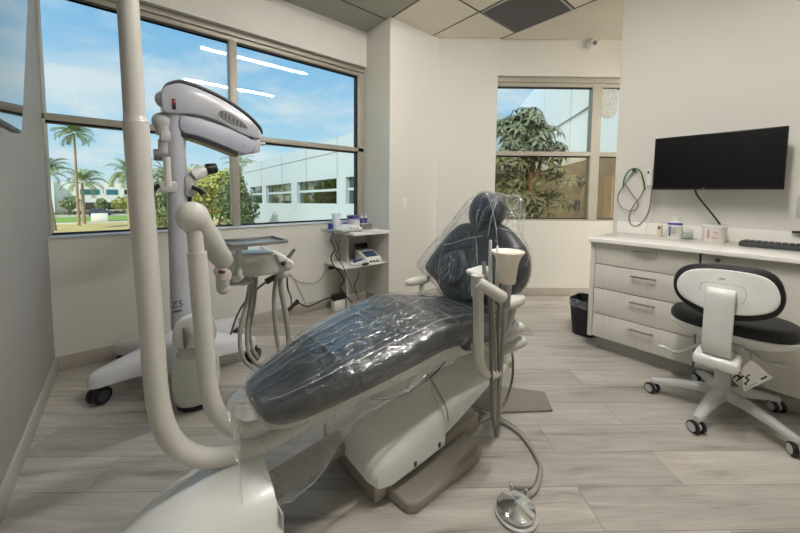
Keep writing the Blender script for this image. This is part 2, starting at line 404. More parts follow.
# ------------------------------------------------------------------ ceiling and wall fittings
LAMPV = {1.74: 36.0, .32: 165.0}
def lampmat(n, s_): return mat(n, (255, 250, 240), .5, emit=((255, 251, 245), s_))
for y, lb in ((1.74, 'slim lit linear ceiling light nearer the window wall'), (.32, 'slim lit linear ceiling light nearer the room entrance')):
    t = thing('linear_light', lb, 'ceiling light', (1.39, y, ZC-.03), 'linear ceiling lights')
    obj('housing', MB().box((.70, y-.045, ZC-.03), (2.07, y+.045, ZC-.002), .004), COOLW, t)
    obj('diffuser', MB().box((.73, y-.026, ZC-.048), (2.06, y+.026, ZC-.028), .004), lampmat('lit_diffuser_dim' if y > 1 else 'lit_diffuser', LAMPV[y]), t)
x, y, lb = 4.7, -1.25, 'slim linear light added in the unseen passage to brighten the far wall'
t = thing('linear_light', lb, 'ceiling light', (x, y, ZC-.03), 'linear ceiling lights')  # unseen lamp, added to brighten the far wall
obj('housing', MB().box((x-.045, y-.69, ZC-.03), (x+.045, y+.69, ZC-.002), .004), COOLW, t)
obj('diffuser', MB().box((x-.035, y-.66, ZC-.055), (x+.035, y+.66, ZC-.028), .004), lampmat('added_passage_diffuser', 200.0), t)
vt = thing('ceiling_panel', 'dark grey square panel set in the ceiling grid beside the far window', 'ceiling panel', (2.96, 1.71, ZC-.012))
obj('frame', MB().box((2.66, 1.42, ZC-.010), (3.265, 2.01, ZC-.001), .003), LGREY, vt)
obj('grille', MB().box((2.675, 1.435, ZC-.014), (3.255, 2.0, ZC-.008)), mat('grey_mesh', (96, 96, 98), .8, vary=.15, scale=400), vt)
# camera on the far wall
c0 = opl(590, 45, P2, N2); nn = -N2
sc = thing('security_camera', 'small white round security camera with black lens high above the far window', 'camera', c0)
a = MB(); a.cyl(c0+N2*.0, c0+nn*.02, .05, .048, bev=.004); obj('mount', a, WHITE, sc)
a = MB(); a.sphere(c0+nn*.045+Vector((0, 0, -.004)), .045); obj('body', a, WHITE, sc)
ld = (nn+Vector((0, 0, -.35))+D2*.25).normalized()
a = MB(); a.cyl(c0+nn*.045+ld*.03, c0+nn*.045+ld*.048, .026, .022); obj('lens', a, BLACK, sc)
# light switch on the column face
q = oy(404.5, 203.5, YC)
s = thing('light_switch', 'white rocker light switch on the plain wall beside the corner shelves', 'switch', q)
obj('plate', MB().box((q.x-.036, YC-.006, q.z-.058), (q.x+.036, YC, q.z+.058), .003), WHITE, s)
obj('rocker', MB().box((q.x-.016, YC-.011, q.z-.033), (q.x+.016, YC-.005, q.z+.033), .003), WHITE, s)

# television on the left wall, its screen tipped down into the room
B = ox(22, 134, -.33); T = oy(28, 0, B.y)
tv = thing('television', 'large glossy television on the wall at the edge of the photo, reflecting the window', 'television', (XL, B.y-.5, B.z))
upv = (T-B).normalized(); yv = Vector((0, -1, 0)); nrm = yv.cross(upv).normalized()
if nrm.x < 0: nrm = -nrm
def tvp(a, h, d): return B + yv*a + upv*h + nrm*d
def tvbox(a0, a1, h0, h1, d0, d1, bev=0):
    m = MB(); m.prism([tvp(a0, h0, d0), tvp(a1, h0, d0), tvp(a1, h1, d0), tvp(a0, h1, d0)], nrm*(d1-d0), bev); return m
obj('casing', tvbox(0, 1.25, 0, .72, -.032, -.003, .004), DGREY, tv)
obj('screen', tvbox(.004, 1.246, .012, .716, -.003, 0), MIRR, tv)
a = MB(); c = tvp(.62, .36, -.03); a.box((XL+.001, c.y-.12, c.z-.12), (XL+.02, c.y+.12, c.z+.12), .003); a.tube([(XL+.012, c.y, c.z), tuple(c)], .02); obj('bracket', a, BLACK, tv)

# ------------------------------------------------------------------ cabinets along the right wall
XF = 2.76
drz = [ox(596, 240, XF).z, ox(596, 263.5, XF).z, ox(596, 287.5, XF).z, ox(594.5, 312.5, XF).z, .105]
cb = thing('drawer_cabinet', 'pale laminate cabinet of four drawers at the end of the counter', 'cabinet', (3.05, .68, 0))
y0, y1 = .358, .955
obj('carcass', MB().box((XF+.021, y0+.002, .1), (XR-.002, y1+.035, .845)), MIDG, cb)
obj('end_panel', MB().box((XF-.002, y1+.004, .1), (XF+.0205, y1+.036, .845), .002), LAM, cb)
obj('toe_kick', MB().box((2.83, y0, 0), (2.85, y1-.04, .1)), LAMK, cb)
for i in range(4):
    zt, zb = drz[i]-.003, drz[i+1]+.003
    d = obj('drawer', MB().box((XF, y0+.004, zb), (XF+.02, y1, zt), .0015), LAM, cb)
    zh = zt-.045; h = MB()
    ya_, yb_ = ox(658, 252, XF-.03).y, ox(632, 250, XF-.03).y
    h.box((XF-.034, ya_, zh-.006), (XF-.024, yb_, zh+.006), .002)
    for yy in (ya_+.015, yb_-.015): h.cyl((XF-.026, yy, zh), (XF+.002, yy, zh), .0045)
    obj('handle', h, PULLM, d)
cb2 = thing('door_cabinet', 'pale laminate cabinet with one wide door and lock behind the stool', 'cabinet', (3.05, -.3, 0))
obj('carcass', MB().box((XF+.021, -1.0, .1), (XR-.002, y0-.002, .845)), MIDG, cb2)
obj('toe_kick', MB().box((2.83, -1.0, 0), (2.85, y0, .1)), LAMK, cb2)
for a0, a1 in ((-.32, y0-.005), (-1.0, -.326)):
    d = obj('door', MB().box((XF, a0, .108), (XF+.02, a1, drz[0]-.003), .0015), LAM, cb2)
    k = MB(); zk = ox(718, 258, XF).z; yk = a1-.075; k.cyl((XF-.018, yk, zk-.012), (XF+.001, yk, zk-.012), .008); k.cyl((XF-.026, yk, zk-.012), (XF-.016, yk, zk-.012), .012, bev=.002); obj('knob', k, DGREY, d)
ct = thing('countertop', 'glossy white counter running along the monitor wall', 'countertop', (3.03, 0, .845))
obj('slab', MB().box((2.715, -1.05, .845), (XR-.001, YR-.035, .872), .003), QUARTZ, ct)
obj('backsplash', MB().box((XR-.022, -1.05, .872), (XR-.001, YR-.04, .972), .002), QUARTZ, ct)

ZT = .872
# monitor on a wall arm
MXX = 3.19
ma = ox(655, 139, MXX); mb_ = ox(653, 191, MXX); mc = ox(783, 189, MXX); md = ox(789.5, 125, MXX)
mon = thing('monitor', 'wide black flat monitor mounted above the white counter', 'monitor', (3.25, .38, 1.44))
yA, yB2, zA, zB2 = .045, .722, 1.245, 1.643
obj('casing', MB().box((MXX, yA, zA), (MXX+.035, yB2, zB2), .004), BLACK, mon)
obj('screen', MB().box((MXX-.002, yA+.006, zA+.014), (MXX+.001, yB2-.006, zB2-.006)), SCREEN, mon)
a = MB(); a.box((MXX+.03, .31, 1.36), (MXX+.06, .45, 1.52), .01); a.box((MXX+.05, .34, 1.42), (XR-.001, .42, 1.48), .004); obj('bracket', a, BLACK, mon)
text('logo', 'LG', .014, (MXX-.0025, .425, zA+.008), (0, -1, 0), (0, 0, 1), LGREY, mon)
# monitor lead
def cable(name, pts, r, m, label, group=None, parent=None, cat='cable', res=8):
    a = MB(); a.tube(pts, r, 8, res)
    return obj(name, a, m, parent) if parent else obj(name, a, m, None, label, cat, group)
cable('monitor_cable', [(3.235, .475, 1.25), (3.25, .46, 1.2), (3.29, .40, 1.10), (3.31, .34, 1.0), (3.30, .315, .93), (3.29, .315, .885), (3.29, .315, .874)], .006, BLACK, 'black lead hanging from the monitor down to the counter')
# small charger on the wall
q = ox(650.5, 178, XR-.004)
s = thing('wall_charger', 'small white charger box on the wall beside the monitor', 'charger', q)
obj('body', MB().box((XR-.03, q.y-.015, q.z-.06), (XR-.001, q.y+.02, q.z+.075), .004), WHITE, s)
obj('label_plate', MB().box((XR-.032, q.y+.004, q.z+.035), (XR-.029, q.y+.016, q.z+.055)), BLACK, s)
q0 = ox(652, 190, XR-.012); 
obj('lead', MB().tube([q0, ox(652, 200, XR-.012), ox(650.5, 215, XR-.012), ox(645, 232, XR-.03)], .004, 8), WHITE, s)
# cable coil on a hook
hk = ox(634.5, 170, XR-.02)
s = thing('wall_hook', 'small black hook on the wall holding the looped cables', 'hook', hk)
obj('plate', MB().box((XR-.008, hk.y-.02, hk.z-.022), (XR-.001, hk.y+.02, hk.z+.018), .003), LGREY, s)
obj('peg', MB().cyl((XR-.045, hk.y, hk.z-.002), (XR-.005, hk.y, hk.z-.006), .010), BLACK, s)
def wallpts(l, d=.018): return [ox(x, y, XR-d) for x, y in l]
cable('green_cable', wallpts([(623, 188), (624.5, 178), (629, 171), (634.5, 168.5), (640, 171), (643.5, 180), (645, 190)], .036), .0055, GREEN, 'short green cable arched over the black hook')
cable('looped_cable', wallpts([(634, 171), (626, 182), (618.5, 194), (618.5, 203), (624, 209), (632, 211), (637, 208), (637.5, 202), (632, 194), (625, 184)], .03), .004, CABG, 'grey cable in a small loop hanging from the black hook')
cable('long_looped_cable', wallpts([(645, 188), (640, 197), (632, 208), (629, 217), (631, 224), (636, 226), (643, 221), (649, 210), (651, 196), (652, 186)], .030), .004, CABG, 'longest grey cable loop on the wall, running up to the charger')
# switch plate near the frame edge
obj('wall_switch_plate', MB().box((XR-.008, -.06, 1.06), (XR-.001, -.012, 1.21), .003), LGREY, None, 'grey switch plate on the wall past the monitor, cut by the photo edge', 'switch')
# things on the counter
def cyl_thing(name, label, cat, px, py, X, prof, m, group=None):
    q = ox(px, py, X); return thing(name, label, cat, (q.x, q.y, ZT), group), Vector((q.x, q.y, ZT))
q = ox(659.5, 234, 3.29)
s = thing('small_box', 'small cream box with a dark mark next to the blue and white bottle', 'box', (q.x, q.y, ZT))
obj('carton', MB().box((q.x-.02, q.y-.014, ZT), (q.x+.02, q.y+.014, ZT+.095), .002), mat('cream_card', (222, 208, 188), .6), s)
obj('printed_mark', MB().box((q.x-.0215, q.y-.008, ZT+.06), (q.x-.0195, q.y+.008, ZT+.082)), DGREY, s)
q = ox(674.5, 234, 3.27); S_ = 1.3
def sp_(pr, k): return [(a_*k, b_*k) for a_, b_ in pr]
s = thing('bottle', 'white plastic bottle with blue band standing on the counter', 'bottle', (q.x, q.y, ZT))
obj('body', MB().lathe(sp_([(.002, 0), (.034, 0), (.036, .006), (.036, .078), (.032, .092), (.017, .103), (.017, .106)], 1.3), (q.x, q.y, ZT)), WHITE, s)
obj('cap', MB().lathe(sp_([(.018, .104), (.019, .106), (.017, .128), (.014, .131), (.001, .131)], 1.3), (q.x, q.y, ZT)), WHITE, s)
obj('blue_band', MB().lathe(sp_([(.0352, .078), (.0366, .079), (.0332, .091), (.032, .092)], 1.3), (q.x, q.y, ZT)), BLUE, s)
a = MB()
for k in range(-6, 7):
    pass
rings = [[Vector((q.x-.0478*math.cos(t*.13), q.y+.0478*math.sin(t*.13), ZT+z)) for z in (.016, .092)] for t in range(-7, 8)]
a = MB(); vs = [[a.b.verts.new(v) for v in rg] for rg in rings]
for i in range(len(vs)-1): a.b.faces.new((vs[i][0], vs[i+1][0], vs[i+1][1], vs[i][1]))
obj('label_sheet', a, PAPER, s)
for k, (zz, l) in enumerate(((.074, .044), (.06, .034), (.047, .04), (.036, .026))):
    obj('print_line', MB().box((q.x-.0490, q.y-l/2, ZT+zz), (q.x-.0455, q.y+l/2, ZT+zz+.0045)), MIDG, s)
obj('blue_stripe', MB().box((q.x-.0458, q.y+.0175, ZT+.016), (q.x-.040, q.y+.026, ZT+.092)), BLUE, s)
q = ox(688, 235, 3.26)
s = thing('clear_jar', 'clear glass jar standing between the white bottle and the pink printed tub', 'jar', (q.x, q.y, ZT))
obj('glass', MB().lathe([(.001, 0), (.028, 0), (.03, .004), (.03, .05), (.026, .056), (.026, .054), (.0275, .05), (.0275, .006), (.001, .004)], (q.x, q.y, ZT)), CLEAR, s)
obj('lid', MB().lathe([(.001, .056), (.027, .056), (.027, .066), (.022, .072), (.001, .072)], (q.x, q.y, ZT)), WHITE, s)
q = ox(714, 238, 3.225)
s = thing('tub', 'squat white lidded tub with pink print on the counter', 'tub', (q.x, q.y, ZT))
obj('body', MB().lathe(sp_([(.001, 0), (.044, 0), (.047, .005), (.049, .076), (.001, .076)], 1.3), (q.x, q.y, ZT)), mat('milky_tub', (232, 226, 220), .35), s)
obj('lid', MB().lathe(sp_([(.001, .075), (.052, .075), (.053, .079), (.053, .09), (.05, .093), (.001, .093)], 1.3), (q.x, q.y, ZT)), WHITE, s)
a = MB(); a.box((q.x-.0622, q.y+.018, ZT+.026), (q.x-.050, q.y+.031, ZT+.086)); obj('pink_bar', a, PINK, s)
for k, (zz, y_, l) in enumerate(((.072, .0, .026), (.06, -.008, .016), (.039, .005, .02), (.029, .0, .026))): obj('print_line', MB().box((q.x-.0645, q.y-l+y_, ZT+zz), (q.x-.058, q.y+y_+.004, ZT+zz+.005)), PINK, s)
# keyboard and a dark pad at the edge of the frame
ky = oz(745, 240, ZT).y; kx = 3.10
k = thing('keyboard', 'long thin black keyboard lying on the counter', 'keyboard', (kx+.07, ky-.22, ZT))
obj('case', MB().box((kx, ky-.45, ZT), (kx+.15, ky, ZT+.03), .006), DGREY, k)
km = MB()
for i in range(5):
    for j in range(15): km.box((kx+.012+i*.026, ky-.435+j*.028, ZT+.029), (kx+.033+i*.026, ky-.412+j*.028, ZT+.036), .001, seg=1)
obj('keys', km, BLACK, k)
obj('phone', MB().box((3.30, -.12, ZT+.095), (3.332, .0, ZT+.108), .004), BLACK, None, 'slim dark handheld gadget resting on the backsplash past the keyboard', 'gadget')

# waste bin between cabinet end and far wall
bc = Vector((3.03, 1.105, 0))
s = thing('waste_bin', 'black waste bin with clear liner beside the drawer cabinet', 'bin', bc)
def sq(r, rx, ry, z, n=32, c=bc, e=5):
    out = []
    for k in range(n):
        t = 2*math.pi*k/n; cs, sn = math.cos(t), math.sin(t)
        d = (abs(cs)**e+abs(sn)**e)**(-1/e); out.append(Vector((c.x+cs*d*rx*r, c.y+sn*d*ry*r, z)))
    return out
a = MB(); a.loft([sq(.01, .1, .08, .003), sq(.97, .10, .08, .003), sq(1, .10, .08, .012), sq(1, .13, .105, .31), sq(.95, .13, .105, .31), sq(.93, .10, .08, .02), sq(.01, .10, .08, .02)]); obj('bucket', a, BLACK, s)
a = MB(); rg = []
for sc_, z, am in ((.9, .22, .004), (.93, .28, .004), (.97, .312, .004), (1.02, .318, .004), (1.03, .29, .005), (1.035, .25, .007)):
    pts = sq(sc_, .128, .104, z, 72)
    rg.append([p+Vector(((p.x-bc.x)*am*8*noise.noise(p*38), (p.y-bc.y)*am*8*noise.noise(p*38+Vector((5, 0, 0))), am*3*noise.noise(p*25+Vector((0, 9, 0))))) for p in pts])
a.loft(rg, cap=False); obj('liner', a, LINER, s)

# ------------------------------------------------------------------ corner shelves
SX0, SY0, SZ1 = 1.63, 2.66, .82
sh = thing('corner_shelf', 'white open corner shelf unit below the window end', 'shelf', (1.85, 2.86, 0))
obj('top', MB().box((SX0, SY0-.02, SZ1-.03), (XC-.002, YW-.014, SZ1), .004), WHITE, sh)
obj('side_panel', MB().box((1.71, 2.90, 0.0), (1.735, YW-.014, SZ1-.03), .002), LGREY, sh)
obj('shelf', MB().box((1.54, SY0+.02, .475), (XC-.002, YW-.014, .49), .003), WHITE, sh)
ZS = SZ1
def sp(px, py, yy): return oy(px, py, yy)
a = MB(); a.box((1.46, 2.72, ZS), (1.78, 2.98, ZS+.006), .002); a.box((1.46, 2.72, ZS), (1.466, 2.98, ZS+.03)); a.box((1.46, 2.72, ZS), (1.78, 2.726, ZS+.022)); a.box((1.46, 2.974, ZS), (1.78, 2.98, ZS+.022))
obj('acrylic_tray', a, CLEAR, None, 'clear shallow tray under the white keypad gadget on the top shelf', 'tray')
ZA = ZS+.007
d = thing('scaler_unit', 'low white gadget with three dark buttons on the top shelf', 'dental gadget', (1.68, 2.82, ZA))
a = MB(); a.prism([(1.56, 2.74, ZA), (1.80, 2.74, ZA), (1.80, 2.74, ZA+.03), (1.74, 2.74, ZA+.055), (1.66, 2.74, ZA+.06), (1.56, 2.74, ZA+.025)], (0, .16, 0), .01); obj('body', a, WHITE, d)
for i in range(3): obj('button', MB().cyl((1.665+i*.035, 2.741, ZA+.028), (1.665+i*.035, 2.735, ZA+.028), .006), DGREY, d)
b = thing('paper_cup', 'tall white cup at the back of the top shelf by the glass', 'cup', (1.62, 2.95, ZA))
obj('wall', MB().lathe([(.001, 0), (.036, 0), (.045, .165), (.042, .165), (.034, .004), (.001, .004)], (1.62, 2.95, ZA)), mat('paper_cup_white', (226, 232, 238), .5), b)
for x, y, lb in ((1.545, 2.93, 'small blue capped white pot nearest the window glass'), (1.70, 2.92, 'small blue pot beside the violet labelled jar')):
    b = thing('small_pot', lb, 'pot', (x, y, ZA))
    obj('body', MB().lathe([(.001, 0), (.02, 0), (.021, .004), (.021, .06), (.001, .06)], (x, y, ZA)), WHITE, b)
    obj('cap', MB().lathe([(.0215, .012), (.0225, .014), (.0225, .062), (.019, .066), (.001, .066)], (x, y, ZA)), BLUE, b)
b = thing('labelled_jar', 'squat clear jar with violet lid and label on the top shelf', 'jar', (1.80, 2.92, ZS))
obj('body', MB().lathe([(.001, 0), (.058, 0), (.062, .006), (.062, .115), (.001, .115)], (1.80, 2.92, ZS)), mat('frosted_jar', (200, 200, 212), .3), b)
obj('lid', MB().lathe([(.001, .115), (.065, .115), (.065, .145), (.06, .15), (.001, .15)], (1.80, 2.92, ZS)), VIOL, b)
a = MB(); a.box((1.77, 2.852, ZS+.03), (1.835, 2.860, ZS+.095)); obj('label_sheet', a, PAPER, b)
for i, (x, lb) in enumerate(((1.905, 'slim violet and white bottle in the grey rack on the top shelf'), (1.955, 'slim violet bottle at the end of the grey rack'))):
    b = thing('slim_bottle', lb, 'bottle', (x, 2.92, ZS), 'slim bottles in the grey rack')
    obj('body', MB().lathe([(.001, 0), (.018, 0), (.018, .125), (.008, .138), (.001, .138)], (x, 2.92, ZS)), WHITE, b)
    obj('label_band', MB().lathe([(.0181, .06), (.0188, .06), (.0188, .115), (.0181, .115)], (x, 2.92, ZS)), VIOL, b)
    obj('tip', MB().cyl((x, 2.92, ZS+.137), (x, 2.92, ZS+.18), .004, .002), WHITE, b)
obj('holder_rack', MB().box((1.86, 2.85, ZS), (1.995, 2.89, ZS+.055), .004), MIDG, None, 'grey block rack in front of the slim bottles', 'rack')
a = MB(); a.pillow([Vector((1.94+.05*math.cos(t*math.pi/8), 2.74+.03*math.sin(t*math.pi/8), ZS)) for t in range(16)], (0, 0, 1), [(.9, .0), (1, .006), (.9, .012), (.5, .012), (.1, .008)]); obj('small_dish', a, WHITE, None, 'small flat white dish at the front of the top shelf', 'dish')
# apex locator on the lower shelf
ZL = .49
d = thing('apex_locator', 'white desktop gadget with a blue screen on the middle shelf', 'dental gadget', (1.9, 2.8, ZL))
a = MB(); a.prism([(1.82, 2.70, ZL), (1.82, 2.92, ZL), (1.82, 2.92, ZL+.12), (1.82, 2.86, ZL+.11), (1.82, 2.72, ZL+.055), (1.82, 2.70, ZL+.035)], (.19, 0, 0), .008); obj('body', a, WHITE, d)
a = MB(); a.prism([(1.845, 2.735, ZL+.0625), (1.985, 2.735, ZL+.0625), (1.985, 2.83, ZL+.1), (1.845, 2.83, ZL+.1)], (0, -.002, .003)); obj('screen', a, mat('blue_lcd', (62, 84, 122), .3), d)
a = MB(); a.prism([(1.83, 2.90, ZL+.10), (1.98, 2.90, ZL+.10), (1.98, 2.93, ZL+.175), (1.83, 2.93, ZL+.175)], (0, .012, 0), .003); obj('display', a, BLACK, d)
for i in range(3): obj('button', MB().box((1.86+i*.04, 2.697, ZL+.012), (1.885+i*.04, 2.702, ZL+.028)), DGREY, d)
a = MB(); pts = []
for i in range(40):
    t = i/39*4*math.pi; pts.append(Vector((1.73+.085*math.cos(t), 2.74+.05*math.sin(t), ZL+.008+.02*i/39)))
a.tube(pts, .007, 8, 2); obj('coiled_lead', a, WHITE, None, 'thick white lead coiled on the middle shelf beside the blue screen', 'cable')
obj('handpiece', MB().tube([(1.67, 2.70, ZL+.04), (1.78, 2.73, ZL+.05)], .009), BLUE, None, 'small blue and grey handpiece lying in the coiled white lead', 'handpiece')
obj('test_lead_plug', MB().box((1.755, 2.665, ZL+.0), (1.83, 2.69, ZL+.02), .006), DGREY, None, 'small dark plug at the front edge of the middle shelf', 'plug')
# leads on the wall and floor
W_ = YW-.016
def wp(l, yy=None): return [oy(x, y, yy or W_) for x, y in l]
cable('black_power_lead', wp([(333, 233), (331, 240), (335, 249), (331, 257), (334, 266), (341, 274), (344, 281), (340, 288), (347, 297), (352, 303)], 2.69), .006, BLACK, 'thick black power lead wriggling down the wall left of the shelves')
cable('second_power_lead', wp([(333, 236), (338, 247), (336, 256), (343, 266), (347, 276), (351, 286), (356, 294), (359, 300)], 2.68), .0045, DGREY, 'thinner dark lead running down the wall next to the shelf panel')
for p, lb in (((331.5, 267.5), 'black plug on the wall, the one nearer the window'), ((339, 268), 'black plug on the wall, the one nearer the shelves')):
    q = oy(*p, W_); obj('plug', MB().box((q.x-.03, YW-.04, q.z-.018), (q.x+.03, YW-.001, q.z+.018), .008), BLACK, None, lb, 'plug')
cable('grey_wall_lead', wp([(291, 275), (296, 280), (305, 283), (315, 283), (321, 279), (325, 272), (331, 268)]), .004, HOSE, 'thin grey lead looping across the wall to the plugs')
cable('low_grey_lead', wp([(294, 278), (299, 289), (303, 297), (306, 306), (308, 309)]), .004, HOSE, 'thin grey lead dropping from the wall to the floor')
cable('dark_red_lead', wp([(359, 272), (357, 279), (354.5, 286), (357, 294)], 2.85), .005, mat('maroon_cable', (80, 58, 56), .5), 'dark reddish lead hanging under the middle shelf')
q = oy(338.5, 296.5, 2.93); zb_ = q.z-.03
obj('power_brick', MB().box((q.x-.075, 2.90, zb_), (q.x+.075, 2.96, zb_+.06), .01), BLACK, None, 'black power brick on top of the white outlet block under the shelves', 'power supply')
obj('outlet_block', MB().box((q.x-.07, 2.89, 0), (q.x+.06, 2.97, zb_), .012), WHITE, None, 'white outlet block on the floor under the black power brick', 'outlet block')
a = MB(); a.box((1.72, 2.80, 0), (1.98, 2.86, .04), .01); obj('power_strip', a, DGREY, None, 'dark power strip on the floor beneath the corner shelves', 'power strip')
cable('floor_lead', [oy(x, y, yy) for x, y, yy in ((332, 297, 2.92), (324, 299.5, 2.95), (315, 304, 2.98), (307, 306.5, 2.98), (301, 304, 2.98), (298, 302, 2.98))], .007, BLACK, 'black lead running from the power brick towards the delivery head')
cable('hanging_black_lead', [oy(287, 277, 2.2), oy(288, 289, 2.25), oy(291, 297, 2.5), oy(291.5, 306, 2.93)], .006, BLACK, 'short dark lead hanging under the delivery head')
a = MB(); a.tube([oy(288.5, 310, 2.94), oy(293, 305.5, 2.96), oy(298, 300.5, 2.98)], .018, 8); a.tube([oy(294, 305, 2.96), oy(298, 303, 2.97)], .014, 8); obj('cable_connector', a, BLACK, None, 'black cable connector dangling by the baseboard under the delivery head', 'connector')

# ------------------------------------------------------------------ dental chair
CH = thing('dental_chair', 'blue grey dental chair with raised knee rest under clear film', 'dental chair', (1.1, 1.12, 0))
YM = 1.14
ST = [(.300, .520, .06, .02), (.312, .528, .10, .045), (.36, .540, .142, .07), (.45, .568, .18, .085), (.6, .606, .222, .092), (.8, .641, .250, .097),
      (1.0, .668, .264, .102), (1.15, .655, .268, .106), (1.3, .618, .268, .106), (1.42, .588, .264, .104), (1.52, .575, .245, .10), (1.57, .57, .20, .07), (1.59, .562, .12, .03)]
def interp(x):
    for i in range(len(ST)-1):
        if ST[i][0] <= x <= ST[i+1][0]:
            t = (x-ST[i][0])/(ST[i+1][0]-ST[i][0]); t2_ = t*t*(3-2*t) if 0 else t
            return tuple(ST[i][k]+(ST[i+1][k]-ST[i][k])*t2_ for k in (1, 2, 3))
    return ST[0][1:] if x < ST[0][0] else ST[-1][1:]
def smooth_st(n=48):
    P = [Vector((s[0], s[1], s[2])) for s in ST]; Q = [Vector((s[0], s[3], 0)) for s in ST]
    a = spline(P, 4); b = spline(Q, 4); return [(p.x, p.y, p.z, q.y) for p, q in zip(a, b)]
SS = smooth_st()
def crown(u): return -.016*abs(u)**2.2             # top falls a little to the sides
rings = []
for x, z, hw, th in SS:
    rg = []; n = 20
    for k in range(n+1):
        u = -1+2*k/n; e = (1-abs(u)**16); rg.append(Vector((x, YM+(u if abs(u) < 1 else u*.995)*hw, z+crown(u)-(1-e)*th*.22)))
    for k in range(n+1):
        u = 1-2*k/n; e = (1-abs(u)**8); rg.append(Vector((x, YM+u*hw*1.0, z+crown(1)-th*.62-e*th*.30)))
    rings.append(rg)
obj('seat_cushion', MB().loft(rings), NAVY, CH, ang=50)
# seams on the cushion top
sm = MB()
for xs in (.52, .80, 1.08, 1.33):
    z, hw, th = interp(xs); sm.tube([Vector((xs, YM+hw*.93*u, interp(xs)[0]+crown(u)+.001)) for u in (-1, -.6, -.2, .2, .6, 1)], .003, 6, 3)
for u in (-.62, .62): sm.tube([Vector((x, YM+u*interp(x)[1], interp(x)[0]+crown(u)+.001)) for x in (.42, .55, .7, .85, 1.0, 1.15, 1.3, 1.45)], .003, 6, 3)
obj('seams', sm, NAVY, CH)
rings = []
for x, z, hw, th in SS[4:]:
    h2 = hw*.95; zt = z-th-.012; zb = zt-.035-.035*min(1, max(0, (x-.4)/.6))
    rg = [Vector((x, YM+h2*u, zt)) for u in (-1, -.5, 0, .5, 1)]+[Vector((x, YM+h2*u, zb+.02*abs(u)**3)) for u in (.97, .8, .4, 0, -.4, -.8, -.97)]
    rings.append(rg)
obj('seat_shell', MB().loft(rings), BONE, CH, ang=50)
# hinge block and arm that carry the seat
obj('lift_arm', MB().prism([(.95, YM-.08, .12), (1.5, YM-.08, .40), (1.5, YM-.08, .50), (1.15, YM-.08, .50), (.80, YM-.08, .22)], (0, .16, 0), .01), WHITE, CH)
# white moulded cover over the base and arm
HST = [(.668, .10, .20, .17), (.69, .088, .255, .21), (.74, .086, .295, .226), (.9, .092, .36, .228), (1.02, .10, .405, .228), (1.035, .10, .41, .228),
       (1.04, .15, .412, .228), (1.12, .165, .44, .225), (1.3, .215, .475, .218), (1.5, .265, .48, .205), (1.62, .32, .48, .19), (1.66, .36, .47, .15)]
rings = []
for x, zb, zt, hw in HST:
    rg = []
    for u, v in ((1, 0), (.995, .16), (.975, .30), (.93, .39), (.84, .47), (.64, .62), (.40, .79), (.18, .92), (.0, 1.0)):
        rg.append(Vector((x, YM+.01-u*hw, zb+(zt-zb)*v)))
    rg = rg + [Vector((p.x, 2*(YM+.01)-p.y, p.z)) for p in rg[-2::-1]]
    rings.append(rg)
obj('base_cover', MB().loft(rings), WHITE, CH, ang=40)
sl = MB(); 
def hood_pt(x, u, v):
    for i in range(len(HST)-1):
        if HST[i][0] <= x <= HST[i+1][0]:
            t = (x-HST[i][0])/(HST[i+1][0]-HST[i][0]); zb, zt, hw = [HST[i][k]+(HST[i+1][k]-HST[i][k])*t for k in (1, 2, 3)]
            return Vector((x, YM+.01-u*hw, zb+(zt-zb)*v))
sl.tube([hood_pt(1.055, u, v)+Vector((0, -.0015, .0015)) for u, v in ((.995, .17), (.975, .31), (.93, .40), (.84, .48), (.64, .63), (.40, .80), (.18, .93))], .0022, 6, 4)
obj('seam', sl, MIDG, CH)
for px_ in (.86, 1.0): p = hood_pt(px_, 1.0, .06); obj('notch', MB().box(p-Vector((.006, .004, .006)), p+Vector((.006, .004, .012))), DGREY, CH)
bs = MB(); bs.box((.69, .965, 0), (1.34, 1.40, .092), .012); obj('base', bs, TAUPE, CH)
bs = MB(); bs.prism([(.745, .985, 0), (.765, .86, 0), (.80, .838, 0), (1.17, .838, 0), (1.215, .855, 0), (1.235, .90, 0), (1.235, .985, 0)], (0, 0, .045), .012, 3); obj('foot_plate', bs, TAUPE, CH)
bs = MB(); bs.prism([(1.30, .99, 0), (1.53, .965, 0), (1.77, .79, 0), (1.90, .90, 0), (1.75, 1.1, 0), (1.6, 1.38, 0), (1.30, 1.38, 0)], (0, 0, .014), .004); obj('floor_plate', bs, mat('dark_floor_plate', (128, 122, 112), .5), CH)
# backrest on its tilted plane
BO = Vector((1.45, 1.13, .55)); BV = Vector((.30, 0, 1)).normalized(); BN = Vector((-1, 0, .30)).normalized(); BU = Vector((0, -1, 0))
def bp(px, py, off=0): return opl(px, py, BO+BN*off, BN)
OUT = [(424, 266), (431, 255), (441, 242), (451, 230), (461, 223), (476, 221.5), (492, 221), (505, 226), (516, 237), (524, 250), (526.5, 263), (524, 277), (517, 290), (505, 300), (488, 305), (468, 304), (452, 300), (442, 294), (435, 281), (427, 273)]
out3 = spline([bp(*p) for p in OUT], 3, True)
CB = bp(478, 264)
a = MB(); a.pillow(out3, BN, [(.2, -.10), (.85, -.10), (.97, -.07), (1.0, -.035), (.985, -.005), (.93, .02), (.8, .034), (.6, .03), (.4, .02), (.2, .014), (.02, .012)], CB); obj('backrest', a, NAVY, CH, ang=60)
